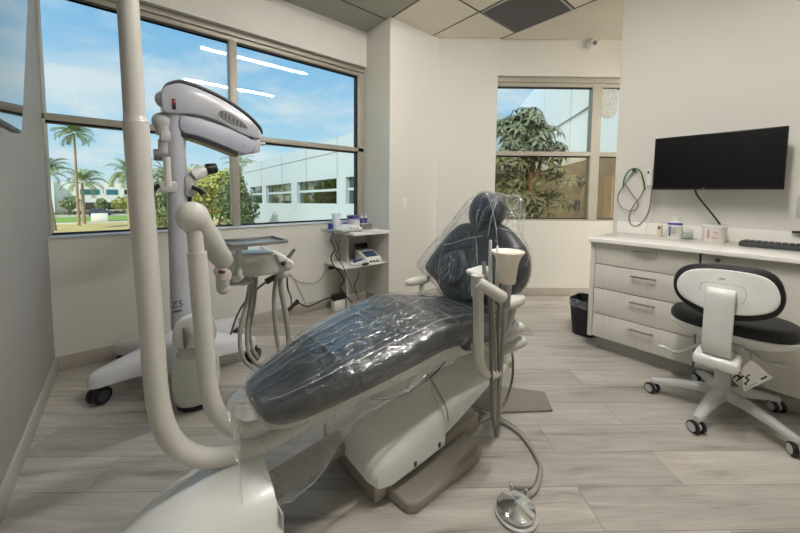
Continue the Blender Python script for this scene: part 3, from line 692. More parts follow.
# side wings of the back, darker padded bolsters
a = MB(); wl = spline([bp(*p, .02) for p in ((439, 262), (449, 252), (462, 250), (468, 266), (465, 284), (452, 290), (441, 282))], 3, True)
a.pillow(wl, BN, [(.98, -.03), (1, 0), (.93, .018), (.7, .03), (.3, .034), (.03, .034)]); obj('lumbar_pad', a, NAVY, CH, ang=60)
HC = bp(486.5, 211.5, .03); hx = []
for k in range(28):
    t = 2*math.pi*k/28; hx.append(HC+BU*(.106*math.cos(t))+BV*(.114*math.sin(t)*(1-.15*math.cos(t))))
a = MB(); a.pillow(hx, BN, [(.2, -.07), (.8, -.068), (.97, -.04), (1, 0), (.95, .03), (.8, .05), (.5, .058), (.2, .06), (.02, .06)], HC); obj('headrest', a, NAVY, CH, ang=60)
a = MB(); a.tube([HC-BN*.06, HC-BN*.09-BV*.12, CB-BN*.07+BV*.1], .022, 10); obj('headrest_bar', a, STEEL, CH)
a = MB(); a.prism([BO+BU*.13-BN*.03-BV*.16, BO-BU*.13-BN*.03-BV*.16, BO-BU*.17-BN*.03+BV*.15, BO+BU*.17-BN*.03+BV*.15], -BN*.1, .01); obj('back_support', a, BONE, CH)
# armrests
p0, p1 = oy(403, 279, 1.52), oy(434, 281, 1.50)
ar = obj('armrest', MB().pillow([((p0+p1)/2)+Vector((.115*math.cos(2*math.pi*k/24)*1.0, .035*math.sin(2*math.pi*k/24), 0)) for k in range(24)], (0, 0, 1), [(.8, -.022), (.97, -.016), (1, -.002), (.95, .012), (.7, .018), (.1, .02)]), BONE, CH, ang=60)
m_ = (p0+p1)/2+Vector((.03, 0, -.02)); a = MB(); a.tube([m_, m_+Vector((-.05, -.04, -.11)), m_+Vector((-.08, -.12, -.2))], .017, 10); obj('post', a, LGREY, ar)
p0, p1 = oy(497, 299, .80), oy(525, 304, .78)
ar = obj('armrest', MB().pillow([((p0+p1)/2)+Vector((.10*math.cos(2*math.pi*k/24), .035*math.sin(2*math.pi*k/24), 0)) for k in range(24)], (0, 0, 1), [(.8, -.022), (.97, -.016), (1, -.002), (.95, .012), (.7, .018), (.1, .02)]), BONE, CH, ang=60)
m_ = (p0+p1)/2+Vector((.02, 0, -.02)); a = MB(); a.tube([m_, m_+Vector((-.05, .01, -.10)), m_+Vector((-.10, .06, -.19))], .017, 10); obj('post', a, LGREY, ar)
# side switch housing under the seat, toward the assistant's side
a = MB(); a.tube([oy(500, 342, .86), oy(510, 334, .82), oy(519, 327, .80)], [.018, .024], 14, 4); a.sphere(oy(519, 327, .80), .026, 16); a.tube([oy(500, 352, .86), oy(512, 346, .82), oy(521, 341, .80)], [.022, .028], 14, 4); a.sphere(oy(521, 341, .80), .029, 16, (1, 1, .9)); obj('side_bracket', a, BONE, CH)
a = MB(); a.prism([oy(463, 346, .84), oy(470, 338, .84), (oy(472, 351, .84)), oy(466, 351, .84)], (0, .02, 0), .003); obj('trim_clip', a, DGREY, CH)
cable('seat_cord', [oy(372, 399, .90), oy(390, 398, .90), oy(412, 390, .91), oy(432, 376, .92), oy(445, 362, .93)], .004, MIDG, None, parent=CH)

# ------------------------------------------------------------------ clear film over the seat
def wr(p, a=.006, f=9.0):
    q = Vector((p.x*f, p.y*f*1.8, p.z*f)); r_ = 1-abs(noise.noise(q))*2; q2 = q*2.7+Vector((4, 1, 7))
    return a*(r_*.6+.5*(1-2*abs(noise.noise(q2))))
def skirt_r(x):   # how far the film hangs on the near side
    for (x0, z0), (x1, z1) in zip(SK, SK[1:]):
        if x0 <= x <= x1: return z0+(z1-z0)*(x-x0)/(x1-x0)
    return SK[-1][1]
SK = [(.24, .22), (.37, .23), (.43, .28), (.50, .36), (.57, .44), (.66, .465), (.78, .50), (.9, .525), (1.1, .535), (1.3, .50), (1.6, .49)]
rings = []; NX = 200
for i in range(NX+1):
    x = .285+(1.60-.285)*i/NX
    z, hw, th = interp(x); m = .010; rg = []
    zs = skirt_r(x)+.014*noise.noise(Vector((x*22, 3, 0)))+.01*noise.noise(Vector((x*60, 3, 0))); 
    edge_z = z+crown(1)-th*.22
    for k in range(10):      # near skirt, bottom to edge
        t = k/10; zz = zs+(edge_z-zs)*t
        fl = .03*(1-t)*(1+.9*noise.noise(Vector((x*11, zz*6, 1)))) if zs < edge_z else 0
        p = Vector((x, YM-hw-m-fl, zz)); p.y += wr(p, .006, 12); rg.append(p)
    for k in range(41):
        u = -1+2*k/40; p = Vector((x, YM+u*(hw+m), z+crown(u)+m-(abs(u)**16)*th*.2)); p.z += max(-.005, wr(p, .0045, 7)); p.z += .007*max(0, 1-min(abs(x-v) for v in (.56, .82, 1.07, 1.32))/.008)+.007*max(0, 1-min(abs(u-v) for v in (-.35, .42))/.05); rg.append(p)
    zl = edge_z-.10-.02*noise.noise(Vector((x*15, 9, 0)))
    for k in range(1, 8):
        t = k/7; p = Vector((x, YM+hw+m+.02*t*(1+noise.noise(Vector((x*14, t, 5)))), edge_z+(zl-edge_z)*t)); p.y += wr(p, .006, 12); rg.append(p)
    rings.append(rg)
# the loose end of the film drooping over the toe
toe = []
base = rings[0]
for j in range(1, 13):
    t = j/12; rg = []
    for k, p in enumerate(base):
        u = k/(len(base)-1); q = p.copy()
        q.x -= .055*math.sin(t*1.9)+.018*noise.noise(Vector((u*5, t*2, 2)))*t
        if k >= 10: q.z -= (.03+.11*t*(.6+.4*math.sin(u*7+.4)))*t*(1 if k < 52 else .4)
        q.y += (u-.45)*.10*t+.02*t*noise.noise(Vector((u*6, t*2.5, 8)))
        rg.append(q)
    toe.append(rg)
a = MB(); a.loft(toe[::-1]+rings, cap=False, closed=False)
hem = [toe[-1][k].copy() for k in range(len(base))]
hem2 = [r_[0].copy() for r_ in (toe[::-1]+rings)][::3]
edge = [r_[14].copy()+Vector((0, 0, .002)) for r_ in rings[6::5]]
film = obj('chair_cover_film', a, FILM, None, 'clear plastic film draped over the seat and toe of the dental chair', 'plastic cover', ang=180)
a = MB(); a.tube(hem, .0016, 5, 1); a.tube(hem2, .0016, 5, 1); obj('hem', a, FOLD_GLINT, film)
a = MB(); a.tube(edge, .0018, 5, 2); obj('crease_glint', a, FOLD_GLINT, film)  # pale tube along the near edge, a gloss highlight put in as shape
# bag over the backrest and headrest
FO = [(421, 266), (433, 250), (450, 231.5), (468, 210), (480, 196), (488, 191.5), (500, 193), (511, 195.5), (521, 197), (520, 212), (518, 231), (524, 242), (529, 255), (529, 270), (525, 283), (517, 294), (502, 304), (470, 306), (447, 299), (437, 284), (426, 274)]
fo = spline([bp(*p) for p in FO], 4, True); CF = bp(480, 250)
lay = [(.78, -.13), (.90, -.10), (.965, -.05), (.99, .0), (.965, .045), (.9, .075), (.78, .088), (.66, .093), (.54, .093), (.42, .09), (.3, .085), (.2, .08), (.1, .08), (.01, .08)]
rings = []
for k, h in lay:
    rg = []
    for p in fo:
        q = CF+(p-CF)*k+BN*h; a_ = wr(q, .014, 8) if k < 1 else wr(q, .006, 10); q = q+BN*a_ + (p-CF).normalized()*(a_*.5); rg.append(q)
    rings.append(rg)
a = MB(); a.loft(rings, cap=False); film2 = obj('backrest_cover_film', a, FILMB, None, 'clear plastic bag pulled over the backrest and headrest of the dental chair', 'plastic cover', ang=180)

for l, of in (([(487, 192.5), (491, 203), (494.5, 220), (497.5, 238), (498, 262)], .09), ([(424, 263), (440, 243), (455, 224), (470, 206), (486, 192.5)], .035), ([(505, 196), (513, 196.5), (520.5, 197.5), (520, 212), (518.5, 231)], .05), ([(506, 199), (512, 213), (518, 229)], .055), ([(519.5, 199), (512, 213), (503, 228)], .055), ([(500, 228), (510, 231), (519, 234)], .06), ([(441, 245), (452, 243.5), (466, 239), (482, 236)], .085), ([(476, 238), (477, 256), (478, 282)], .09), ([(488, 236), (492, 215), (498, 200)], .09)):
    a = MB(); a.tube([bp(x+rnd.uniform(-.5, .5), y, of) for x, y in l], .0024, 5, 4); obj('crease_glint', a, FOLD_GLINT, film2)

# ------------------------------------------------------------------ floor box at the foot end, with the ribbed conduit
UB = thing('utility_box', 'low rounded white floor box in front of the chair toe', 'floor box', (.12, 1.15, 0))
rings = []
for t in [i/22 for i in range(23)]:
    x = -.17+.49*t; s_ = math.sqrt(max(0.0, 1-(1-t)**2.4)); hw = .02+.215*s_; zt = .012+.30*s_**1.1
    rg = []
    for k in range(25):
        th_ = math.pi*k/24; cs, sn = math.cos(th_), math.sin(th_)
        rg.append(Vector((x+.0*cs, 1.12-.10*(1-t)*0-cs*hw*(1 if abs(cs) > .98 else 1), zt*abs(sn)**.62)))
    rings.append(rg)
obj('cover', MB().loft(rings), WHITE, UB, ang=50)
a = MB(); a.box((.318, .915, .0), (.326, 1.325, .25), .005); obj('end_plate', a, LGREY, UB)
a = MB(); p0, p1 = Vector((.325, 1.15, .135)), Vector((.70, 1.20, .125)); d = (p1-p0); 
prof = []; nr = 26
for i in range(nr*4+1):
    t = i/(nr*4); prof.append((.046+.0035*math.cos(2*math.pi*t*nr), d.length*t))
M4 = d.to_track_quat('Z', 'Y').to_matrix().to_4x4()
a.lathe([(.02, 0)]+prof+[(.02, d.length)], p0, 24, M4); obj('conduit', a, HOSE, UB, ang=80)

# ------------------------------------------------------------------ light pole (outer tube)
LP = thing('light_pole', 'tall warm grey light pole curving up from under the chair toe, nearest the left wall', 'pole', oy(175, 450, 1.15))
pA, pB = oy(127.5, 0, 1.15), oy(135, 122, 1.15)
axis = (oy(152, 300, 1.15)-pB).normalized(); top = pB-axis*(.95)
ax2 = Vector((0, 0, 1)); 
a = MB(); a.tube([pB-Vector((0, 0, .02)), Vector((pA.x, 1.15, 1.72)), Vector((pA.x-.012, 1.15, 2.05)), Vector((pA.x-.02, 1.15, 2.5))], .024, 24, 4); obj('upper_tube', a, BONE, LP)
a = MB()
low = [oy(136, 123, 1.15), oy(143, 220, 1.15), oy(151, 320, 1.15), oy(155.5, 380, 1.15), oy(160, 412, 1.15), oy(168, 434, 1.15), oy(182, 450, 1.15), oy(203, 457.5, 1.15), oy(230, 456, 1.15), oy(252, 449, 1.14), oy(276, 438, 1.13), oy(320, 414, 1.12), oy(352, 400, 1.12)]
a.tube(low, .029, 24, 5); obj('lower_tube', a, BONE, LP)
a = MB(); a.cyl(low[0]-Vector((0, 0, .0)), low[0]+Vector((-.002, 0, .016)), .029, .0245, 24); obj('collar', a, BONE, LP)
p, q = oy(166.5, 157, 1.13), oy(168, 186, 1.13); a = MB(); a.tube([p, (p+q)/2, q], .009, 10, 4); obj('cable_clip', a, BONE, LP)
# ------------------------------------------------------------------ delivery unit (inner tube, arm, head)
DU = thing('delivery_unit', 'warm grey instrument delivery unit on a bent pole with a ball elbow', 'dental unit', oy(225, 425, 1.2))
a = MB(); a.tube([oy(197, 252, 1.2), oy(203.5, 330, 1.2), oy(208, 380, 1.2), oy(213, 404, 1.2), oy(223, 420, 1.2), oy(237, 429, 1.19), oy(254, 429, 1.17), oy(278, 419, 1.14), oy(320, 398, 1.12)], .0275, 24, 6); obj('pole', a, BONE, DU)
a = MB(); a.tube([oy(197, 256, 1.2), oy(194.5, 230, 1.2)], .0225, 24); obj('neck', a, BONE, DU)
bc_ = oy(192.5, 217, 1.2)
a = MB(); a.sphere(bc_, .046, 32, (1, 1, 1.05)); obj('elbow', a, BONE, DU)
e_ = oy(226.5, 265, 1.36)
a = MB()
dd = (e_-bc_); side = dd.cross(Vector((0, 1, .3))).normalized(); fw = side.cross(dd).normalized()
rings = []
for i in range(13):
    t = i/12; c_ = bc_+dd*t; r_ = .0435-.010*t; r_ *= (1 if t < .88 else max(.25, math.sqrt(max(0, 1-((t-.88)/.13)**2))))
    rings.append([c_+side*(r_*math.cos(2*math.pi*k/20))+fw*(r_*1.0*math.sin(2*math.pi*k/20)) for k in range(20)])
a.loft(rings); obj('spring_arm', a, BONE, DU, ang=60)
k_ = oy(222.5, 273, 1.34); a = MB(); a.cyl(k_+Vector((0, -.045, 0)), k_+Vector((0, .05, 0)), .022, bev=.004); a.tube([k_, oy(222.5, 282, 1.35), oy(223, 286, 1.36)], .023, 16); a.sphere(oy(223.5, 288, 1.36), .024); obj('joint', a, BONE, DU)
a = MB(); a.tube([oy(222, 270.5, 1.29), oy(221.5, 273, 1.29)], .012, 10); obj('red_marker', a, mat('dark_red_plug', (110, 40, 40), .4), DU)
YH = 1.62
HO = [(227, 256), (245, 254.5), (272, 252.5), (281, 253), (294, 262), (295.5, 266.5), (289, 271.5), (276, 274.5), (250, 277.5), (232, 278.5), (227, 275)]
a = MB(); a.prism([oy(x, y, YH-.10) for x, y in HO], (0, .26, .0), .022, 3); obj('head', a, BONE, DU, ang=50)
a = MB(); a.prism([oy(x, y, YH-.112) for x, y in ((276, 254), (290, 261.5), (293, 266), (287, 269), (279, 262))], (0, .015, 0), .004); obj('control_panel', a, LGREY, DU)
a = MB(); a.tube([oy(232, 281, YH), oy(245, 281, YH), oy(252, 279, YH)], .02, 10); a.box(oy(228, 284, YH)-Vector((0, .05, 0)), oy(248, 279, YH)+Vector((0, .05, 0)), .006); obj('under_arm', a, LGREY, DU)
# tray on its post
TZ = oy(250, 243, 1.53).z
tp0 = oy(239.5, 276, 1.50); tp1 = Vector((tp0.x, 1.50, TZ-.016))
a = MB(); a.tube([tp0, tp1], .012, 12); a.box(tp1+Vector((-.045, -.03, -.004)), tp1+Vector((.03, .04, .015)), .005); a.tube([tp0+Vector((-.01, 0, -.01)), tp0+Vector((.03, .06, -.005))], .018, 10); obj('tray_post', a, BONE, DU)
tray = MB(); lo = Vector((.315, 1.43, TZ)); hi = Vector((.545, 1.62, TZ+.004))
tray.box(lo, hi, .001); 
for s0, s1 in (((lo.x, lo.y, TZ), (hi.x, lo.y+.006, TZ+.014)), ((lo.x, hi.y-.006, TZ), (hi.x, hi.y, TZ+.014)), ((lo.x, lo.y, TZ), (lo.x+.006, hi.y, TZ+.014)), ((hi.x-.006, lo.y, TZ), (hi.x, hi.y, TZ+.014))): tray.box(s0, s1, .002)
obj('instrument_tray', tray, STEEL, None, 'flat steel instrument tray on top of the delivery unit post', 'tray')
# handpiece resting at the head's end and its white handle block
h0, h1 = oy(283, 264, 1.5), oy(294, 250, 1.62)
a = MB(); a.tube([h0, (h0+h1)/2, h1], [.011, .008], 12, 4); obj('handpiece', a, DGREY, DU)
a = MB(); a.prism([oy(x, y, 1.66) for x, y in ((263, 247), (276, 253), (276, 256), (263, 251))], (0, .05, 0), .004); obj('touch_bar', a, WHITE, DU)
a = MB(); a.tube([oy(276, 275, 1.62), oy(285, 274, 1.62), oy(289, 272, 1.62)], .02, 12); obj('hose_manifold', a, LGREY, DU)
a = MB(); a.tube([oy(266, 282, 1.66), oy(271, 279, 1.66), oy(276, 277, 1.66)], .016, 10); obj('connector', a, DGREY, DU)
for l, r_, yy in (([(251, 277), (247, 300), (241, 325), (240, 345), (244, 360), (254, 369), (262, 374)], .009, 1.62), ([(254, 277), (250, 305), (247, 330), (248, 350), (255, 362), (263, 368)], .009, 1.66),
               ([(256.5, 277), (254, 305), (250, 328), (252, 347), (258, 358)], .008, 1.70), ([(277, 275), (274, 295), (275, 320), (278, 345), (282, 362)], .010, 1.62), ([(280, 275), (281, 290), (285, 310), (288, 330), (289, 350)], .013, 1.64)):
    p = [oy(x, y, yy) for x, y in l]; a = MB(); a.tube(p, r_, 10, 6); obj('hose', a, HOSE, DU)
cable('thin_dark_lead', [oy(266, 282, 1.7), oy(255, 291, 1.75), oy(243, 305, 1.85), oy(236, 318, 1.95), oy(231, 334, 2.1)], .006, HOSED, 'thin dark lead curving from the delivery head to the floor')

# ------------------------------------------------------------------ assistant's arm on the near side
YA = .75
AU = thing('assistant_arm', 'white bent tube arm with hanging suction hoses on the near side of the chair', 'dental unit', (1.12, YA, .45))
a = MB(); a.tube([oy(477.5, 284, YA), oy(478.5, 310, YA), oy(478.5, 340, YA), oy(479, 358, YA), oy(483, 370, YA), oy(491, 374.5, YA), oy(500, 371, YA+.05), oy(510, 362, YA+.14)], .020, 18, 6); obj('tube', a, BONE, AU)
a = MB(); a.tube([oy(477.5, 296, YA), oy(477.5, 286, YA), oy(477.5, 275, YA)], .024, 18); obj('sleeve', a, BONE, AU)
a = MB(); a.pillow([oz(466, 271.5, .87)+Vector((0, 0, 0)), oz(480, 267, .87), oz(489, 268, .87), oz(489, 274, .87), oz(480, 277, .87)], (0, 0, 1), [(.9, -.012), (1, -.004), (1, .004), (.9, .01), (.1, .012)]); obj('holder_plate', a, WHITE, AU)
b0, b1 = oy(477.5, 282, YA-.01), oy(503, 298, .69)
a = MB(); a.cyl(b0, b1, .0225, .025, 24, .004); obj('holder_bar', a, BONE, AU)
dv = (b1-b0).normalized()
a = MB(); a.cyl(b1-dv*.001, b1+dv*.004, .016, .015, 20); obj('end_ring', a, LGREY, AU)
a = MB(); a.cyl(b1+dv*.003, b1+dv*.007, .0075, .007, 14); obj('end_screw', a, DGREY, AU)
# instruments standing in the holder, hoses below
for i, (xt, yt, xb, yb, r_) in enumerate(((490.5, 240, 490, 286, .0075), (497.5, 246, 497, 290, .0065), (484, 262, 485, 288, .009), (505, 270, 503, 294, .010))):
    yy = YA+.02-.012*i; p0, p1 = oy(xt, yt, yy), oy(xb, yb, yy)
    a = MB(); a.tube([p0, (p0+p1)/2, p1], [r_*.75, r_*1.3], 12, 4); obj('suction_tip', a, WHITE if i < 2 else STEEL, AU)
for i, (l, r_) in enumerate((([(489, 290), (490, 310), (491, 345), (491.5, 385), (492, 410), (494, 424), (496, 436)], .0075), ([(494, 293), (493, 320), (495, 350), (495, 390), (494, 415), (495, 430)], .0065), ([(499, 296), (498, 325), (498.5, 360), (497, 395), (493, 418), (496, 433), (500, 422)], .0065), ([(504, 300), (503.5, 325), (502, 355), (499.5, 390), (499, 415), (497, 436)], .009))):
    a = MB(); a.tube([oy(x, y, YA-.02+.012*i) for x, y in l], r_, 10, 6); obj('suction_hose', a, HOSE if i % 2 else HOSED, AU)
cc = oy(507, 283, YA-.03)
fn = thing('funnel_cup', 'beige flared plastic cup standing over the suction arm', 'cup', cc)
k_ = .155/.155
K_ = .88
obj('bowl', MB().lathe([(r_*K_, z_*K_*.98) for r_, z_ in [(.001, -.0), (.034, 0), (.037, .004), (.040, .045), (.0405, .05), (.046, .085), (.046, .09), (.058, .125), (.071, .142), (.074, .147), (.072, .151), (.065, .149), (.056, .130), (.036, .085), (.03, .01), (.001, .008)]], cc), CUP, fn, ang=50)
obj('rib', MB().lathe([(.0395*K_, .045*K_), (.0425*K_, .046*K_), (.043*K_, .051*K_), (.0405*K_, .052*K_)], cc), CUP, fn)
obj('stem', MB().cyl(cc+Vector((0, 0, -.10)), cc+Vector((0, 0, .002)), .014, .02), STEEL, fn)
cable('side_lead', [oy(512, 352, .86), oy(513, 362, .84), oy(512, 380, .84), oy(506, 400, .84), oy(498, 412, .84)], .006, HOSED, 'short dark lead hanging behind the suction hoses')

# ------------------------------------------------------------------ foot control
pc = Vector((1.085, .605, 0))
FC = thing('foot_control', 'round chromed foot control with grey rim lying on the floor', 'foot control', pc)
obj('base_ring', MB().lathe([(.001, 0), (.074, 0), (.078, .004), (.078, .010), (.072, .014), (.001, .014)], pc, 40), LGREY, FC)
obj('disc', MB().lathe([(.001, .014), (.066, .014), (.070, .018), (.070, .024), (.065, .029), (.025, .040), (.005, .043), (.001, .043)], pc+Vector((0, 0, .004)), 48), CHROME, FC, ang=20)
for dx, dy in ((.06, .058), (.088, .008)):
    p = pc+Vector((dx, dy, 0)); a = MB(); a.cyl(p+Vector((0, 0, .0)), p+Vector((0, 0, .030)), .011, .009, 14, .003); a.sphere(p+Vector((0, 0, .032)), .009, 12); obj('fitting', a, CHROME, FC)
fl = [oz(465, 408, .012), oz(480, 411, .012), oz(500, 420, .012), oz(518, 432, .012), oz(531, 447, .012), oz(540, 465, .012), oz(539, 481, .012), oz(533, 492, .012), pc+Vector((.090, .010, .014))]
a = MB(); a.tube(fl, .010, 10, 6); obj('hose', a, HOSE, FC)
fl2 = [p+Vector((.012, .012, .003)) for p in fl[:-1]]+[pc+Vector((.068, .066, .016))]
a = MB(); a.tube(fl2, .006, 10, 6); obj('lead', a, HOSED, FC)

# ------------------------------------------------------------------ rounded pedestal behind the poles
pd = oy(197.5, 402, 2.10); pd.z = 0
PD = thing('equipment_pedestal', 'knee high white rounded pedestal with a domed head behind the two poles', 'pedestal', pd)
obj('foot', MB().lathe([(.001, 0), (.075, 0), (.085, .012), (.085, .03), (.001, .03)], pd, 32, sc=(1.15, .9)), BLACK, PD)
obj('body', MB().lathe([(.001, .016), (.06, .018), (.085, .032), (.097, .065), (.103, .12), (.104, .18), (.100, .25), (.09, .30), (.001, .302)], pd, 36, sc=(1.12, .9)), mat('pale_green_white', (218, 222, 210), .4), PD, ang=60)
obj('neck', MB().lathe([(.001, .30), (.088, .30), (.076, .33), (.070, .36), (.001, .362)], pd, 36, sc=(1.1, .9)), BONE, PD)
obj('head', MB().lathe([(.001, .358), (.082, .358), (.094, .372), (.098, .41), (.096, .44), (.084, .48), (.06, .505), (.025, .518), (.001, .52)], pd, 36, sc=(1.1, .9)), WHITE, PD, ang=60)
for sx in (-1, 1): 
    a = MB(); a.box(pd+Vector((sx*.058-.007, -.098, .375)), pd+Vector((sx*.058+.007, -.03, .475)), .005); obj('seam', a, MIDG, PD)

# ------------------------------------------------------------------ floor stand microscope
YS = 2.38
MS = thing('surgical_microscope', 'grey white microscope on a tall column with a wheeled floor base', 'microscope', (.24, YS, 0))
cb0, ct0 = oy(182, 322, YS), oy(174, 112, YS)
a = MB(); a.cyl((cb0.x, YS, .16), (cb0.x+.0, YS, ct0.z), .058, .05, 28); obj('column', a, COOLW, MS)
# base with four splayed legs and castors
hub = Vector((.235, YS, 0))
a = MB(); a.lathe([(.001, .14), (.15, .14), (.17, .18), (.15, .27), (.10, .33), (.06, .36), (.001, .36)], hub, 32); obj('hub', a, LEGW, MS, ang=60)
ends = [Vector((-.17, 2.47, 0)), Vector((.64, 2.42, 0)), Vector((-.05, 2.90, 0)), Vector((.62, 2.88, 0))]
for e in ends:
    dr = (e-hub); L_ = dr.length; dr.normalize(); sd = Vector((-dr.y, dr.x, 0)); rings = []
    for t, w_, zb, zt in ((.05, .12, .14, .33), (.25, .10, .15, .305), (.5, .08, .14, .265), (.75, .066, .122, .225), (.93, .06, .108, .195), (1.02, .052, .106, .18), (1.07, .032, .11, .165)):
        c_ = hub+dr*(L_*t); rings.append([c_+sd*(w_*x)+Vector((0, 0, zb+(zt-zb)*z)) for x, z in ((-1, 0), (-1, .5), (-.85, .82), (-.5, .98), (0, 1.02), (.5, .98), (.85, .82), (1, .5), (1, 0), (0, -.05))])
    lg = obj('leg', MB().loft(rings), LEGW, MS, ang=50)
    wc = e+Vector((.012, -.02, .05)); tn = Vector((.6, -.8, 0)).normalized()
    a = MB()
    for s_ in (-1, 1): a.cyl(wc+tn*(s_*.008), wc+tn*(s_*.036), .05, .047, 24, .006)
    cs = obj('castor', a, BLACK, lg)
    a2 = MB(); a2.cyl(wc-tn*.0375, wc+tn*.0375, .03, n=20); a2.box(wc+Vector((-.025, -.025, .03)), wc+Vector((.025, .025, .07)), .01); 
    obj('castor_hood', a2, DGREY, lg)
text('column_mark', 'Z5', .055, (cb0.x-.026, YS-.0555, .525), (1, 0, 0), (0, 0, 1), DGREY, MS)
obj('column_mark_line', MB().box((cb0.x-.048, YS-.0565, .480), (cb0.x-.004, YS-.0485, .488)), DGREY, MS)
# arm box
UP = [(161, 93), (164, 87), (171, 84), (181, 83), (200, 89), (225, 101), (248, 117), (259, 129), (262, 135), (261, 138), (254, 137.5), (240, 132.5), (216, 120), (192.5, 114), (167, 112.5), (162.5, 106)]
YF = YS-.07
a = MB(); a.prism(spline([oy(x, y, YF) for x, y in UP], 3, True), (0, .15, 0), .012); obj('upper_arm', a, COOLW, MS, ang=50)
tp = [oy(x, y, YF+.01) for x, y in ((162, 91), (166, 85.5), (174, 82.5), (182, 82), (201, 88), (226, 100), (249, 116), (260.5, 128), (263, 134))]
a = MB(); a.loft([[p+Vector((0, y_, z_)) for y_, z_ in ((0, 0), (.13, 0), (.13, .012), (0, .012))] for p in spline(tp, 3)]); obj('top_strip', a, DGREY, MS)
LO = [(180, 116), (192, 116.5), (205, 119.5), (230, 128), (247, 136), (254.5, 142), (255.5, 147), (252, 152), (246, 154.5), (238, 152), (217.5, 143.5), (197.5, 136), (181, 131)]
a = MB(); a.prism(spline([oy(x, y, YF+.01) for x, y in LO], 3, True), (0, .13, 0), .01); obj('lower_arm', a, mat('bluish_grey_enamel', (168, 174, 186), .35), MS, ang=50)
bt = [oy(x, y, YF+.02) for x, y in ((181, 131), (197.5, 136), (217.5, 143.5), (238, 152))]
a = MB(); a.loft([[p+Vector((0, y_, z_)) for y_, z_ in ((0, 0), (.11, 0), (.11, -.03), (0, -.03))] for p in spline(bt, 3)]); obj('under_cover', a, BLACK, MS)
a = MB(); p = oy(190.5, 139, YF+.03); a.cyl(p+Vector((0, 0, .02)), p, .018, bev=.004); obj('knob', a, BLACK, MS)
a = MB(); a.prism(spline([oy(x, y, YF-.004) for x, y in ((219, 112), (223, 110.5), (232, 114), (243, 122), (248, 128.5), (240, 127), (228, 122), (219.5, 116))], 3, True), (0, .008, 0)); gv = obj('vent', a, MIDG, MS)
gb = MB()
for i in range(7):
    t = i/6; p = oy(222+23*t, 113.5+12.5*t, YF-.008); gb.box(p+Vector((-.003, 0, -.022+.008*t)), p+Vector((.003, .006, .014-.004*t)), M=None)
obj('louvre', gb, DGREY, gv)
a = MB(); a.prism([oy(x, y, YF+.02) for x, y in ((252, 138), (261, 138), (260.5, 152), (252, 153.5))], (0, .10, 0), .01); p = oy(263, 144, YF+.06); a.cyl(p-Vector((.02, 0, 0)), p+Vector((.012, 0, 0)), .012); obj('end_block', a, COOLW, MS)
p = oy(244, 145, YF+.008); a = MB(); a.cyl(p, p-Vector((0, .01, 0)), .009, n=14); obj('pivot_screw', a, LGREY, MS)
p = oy(162, 99.5, YF+.05); a = MB(); a.sphere(p, .05, 18, (.7, .8, .9)); obj('side_knob', a, COOLW, MS)
p = oy(174, 104, YF-.004); a = MB(); a.box(p+Vector((-.009, -.003, -.03)), p+Vector((.009, .006, .03)), .003); sw = obj('rocker_switch', a, BLACK, MS)
a = MB(); a.box(p+Vector((-.006, -.006, .002)), p+Vector((.006, 0, .022)), .002); obj('red_rocker', a, mat('red_rocker', (170, 50, 44), .4), sw)
# suspended head beside the column
a = MB(); p = oy(163, 122, YS); a.sphere(p, .055, 20, (1, .9, 1)); a.cyl(p, oy(165, 135, YS), .045, .042, 20); a.box(oy(160, 142, YS)-Vector((0, .05, 0)), oy(170, 132, YS)+Vector((0, .05, 0)), .012); a.cyl(oy(165.5, 140, YS), oy(164.5, 156, YS), .036, .032, 18); obj('suspension', a, LGREY, MS)
p = oy(160, 155, YS); a = MB(); a.cyl(p+Vector((-.03, 0, 0)), p+Vector((.05, 0, 0)), .033, .036, 20, .004); obj('lock_knob', a, MIDG, MS)
a = MB(); a.tube([oy(167, 160, YS), oy(168, 170, YS), oy(166.5, 177, YS), oy(163, 182, YS)], .006, 8); obj('lead', a, DGREY, MS)
a = MB(); a.box(oy(158.5, 192.5, YS)-Vector((0, .06, 0)), oy(176, 181.5, YS)+Vector((0, .06, 0)), .012); obj('carriage', a, LGREY, MS)
a = MB(); a.tube([oy(159, 185, YS-.05), oy(153, 190, YS-.05)], .013, 10); obj('handle', a, BLACK, MS)
a = MB(); a.box(oy(184, 197, YS)-Vector((0, .06, 0)), oy(194, 176, YS)+Vector((0, .05, 0)), .02); a.prism([oy(x, y, YS-.05) for x, y in ((184, 178), (190, 172), (195, 170), (197, 174), (192, 180), (195, 185), (190, 188), (184, 186))], (0, .1, 0), .01); obj('optics_body', a, LGREY, MS)
for dy in (-.045, .045):
    a = MB(); p0, p1 = oy(193, 176, YS+dy), oy(206, 169.5, YS+dy); a.cyl(p0, p1, .036, .03, 18, .004); oc = obj('eyepiece', a, WHITE, MS)
    a = MB(); a.cyl(p1, oy(217, 168, YS+dy), .036, .03, 18, .006); obj('eyecup', a, BLACK, oc)
a = MB(); a.tube([oy(192, 187, YS-.08), oy(199, 190, YS-.09), oy(204, 194, YS-.1)], [.012, .018], 10); obj('handle', a, BLACK, MS)
a = MB(); a.cyl(oy(188, 196, YS), oy(188, 202, YS), .022, .02); obj('objective', a, BLACK, MS)

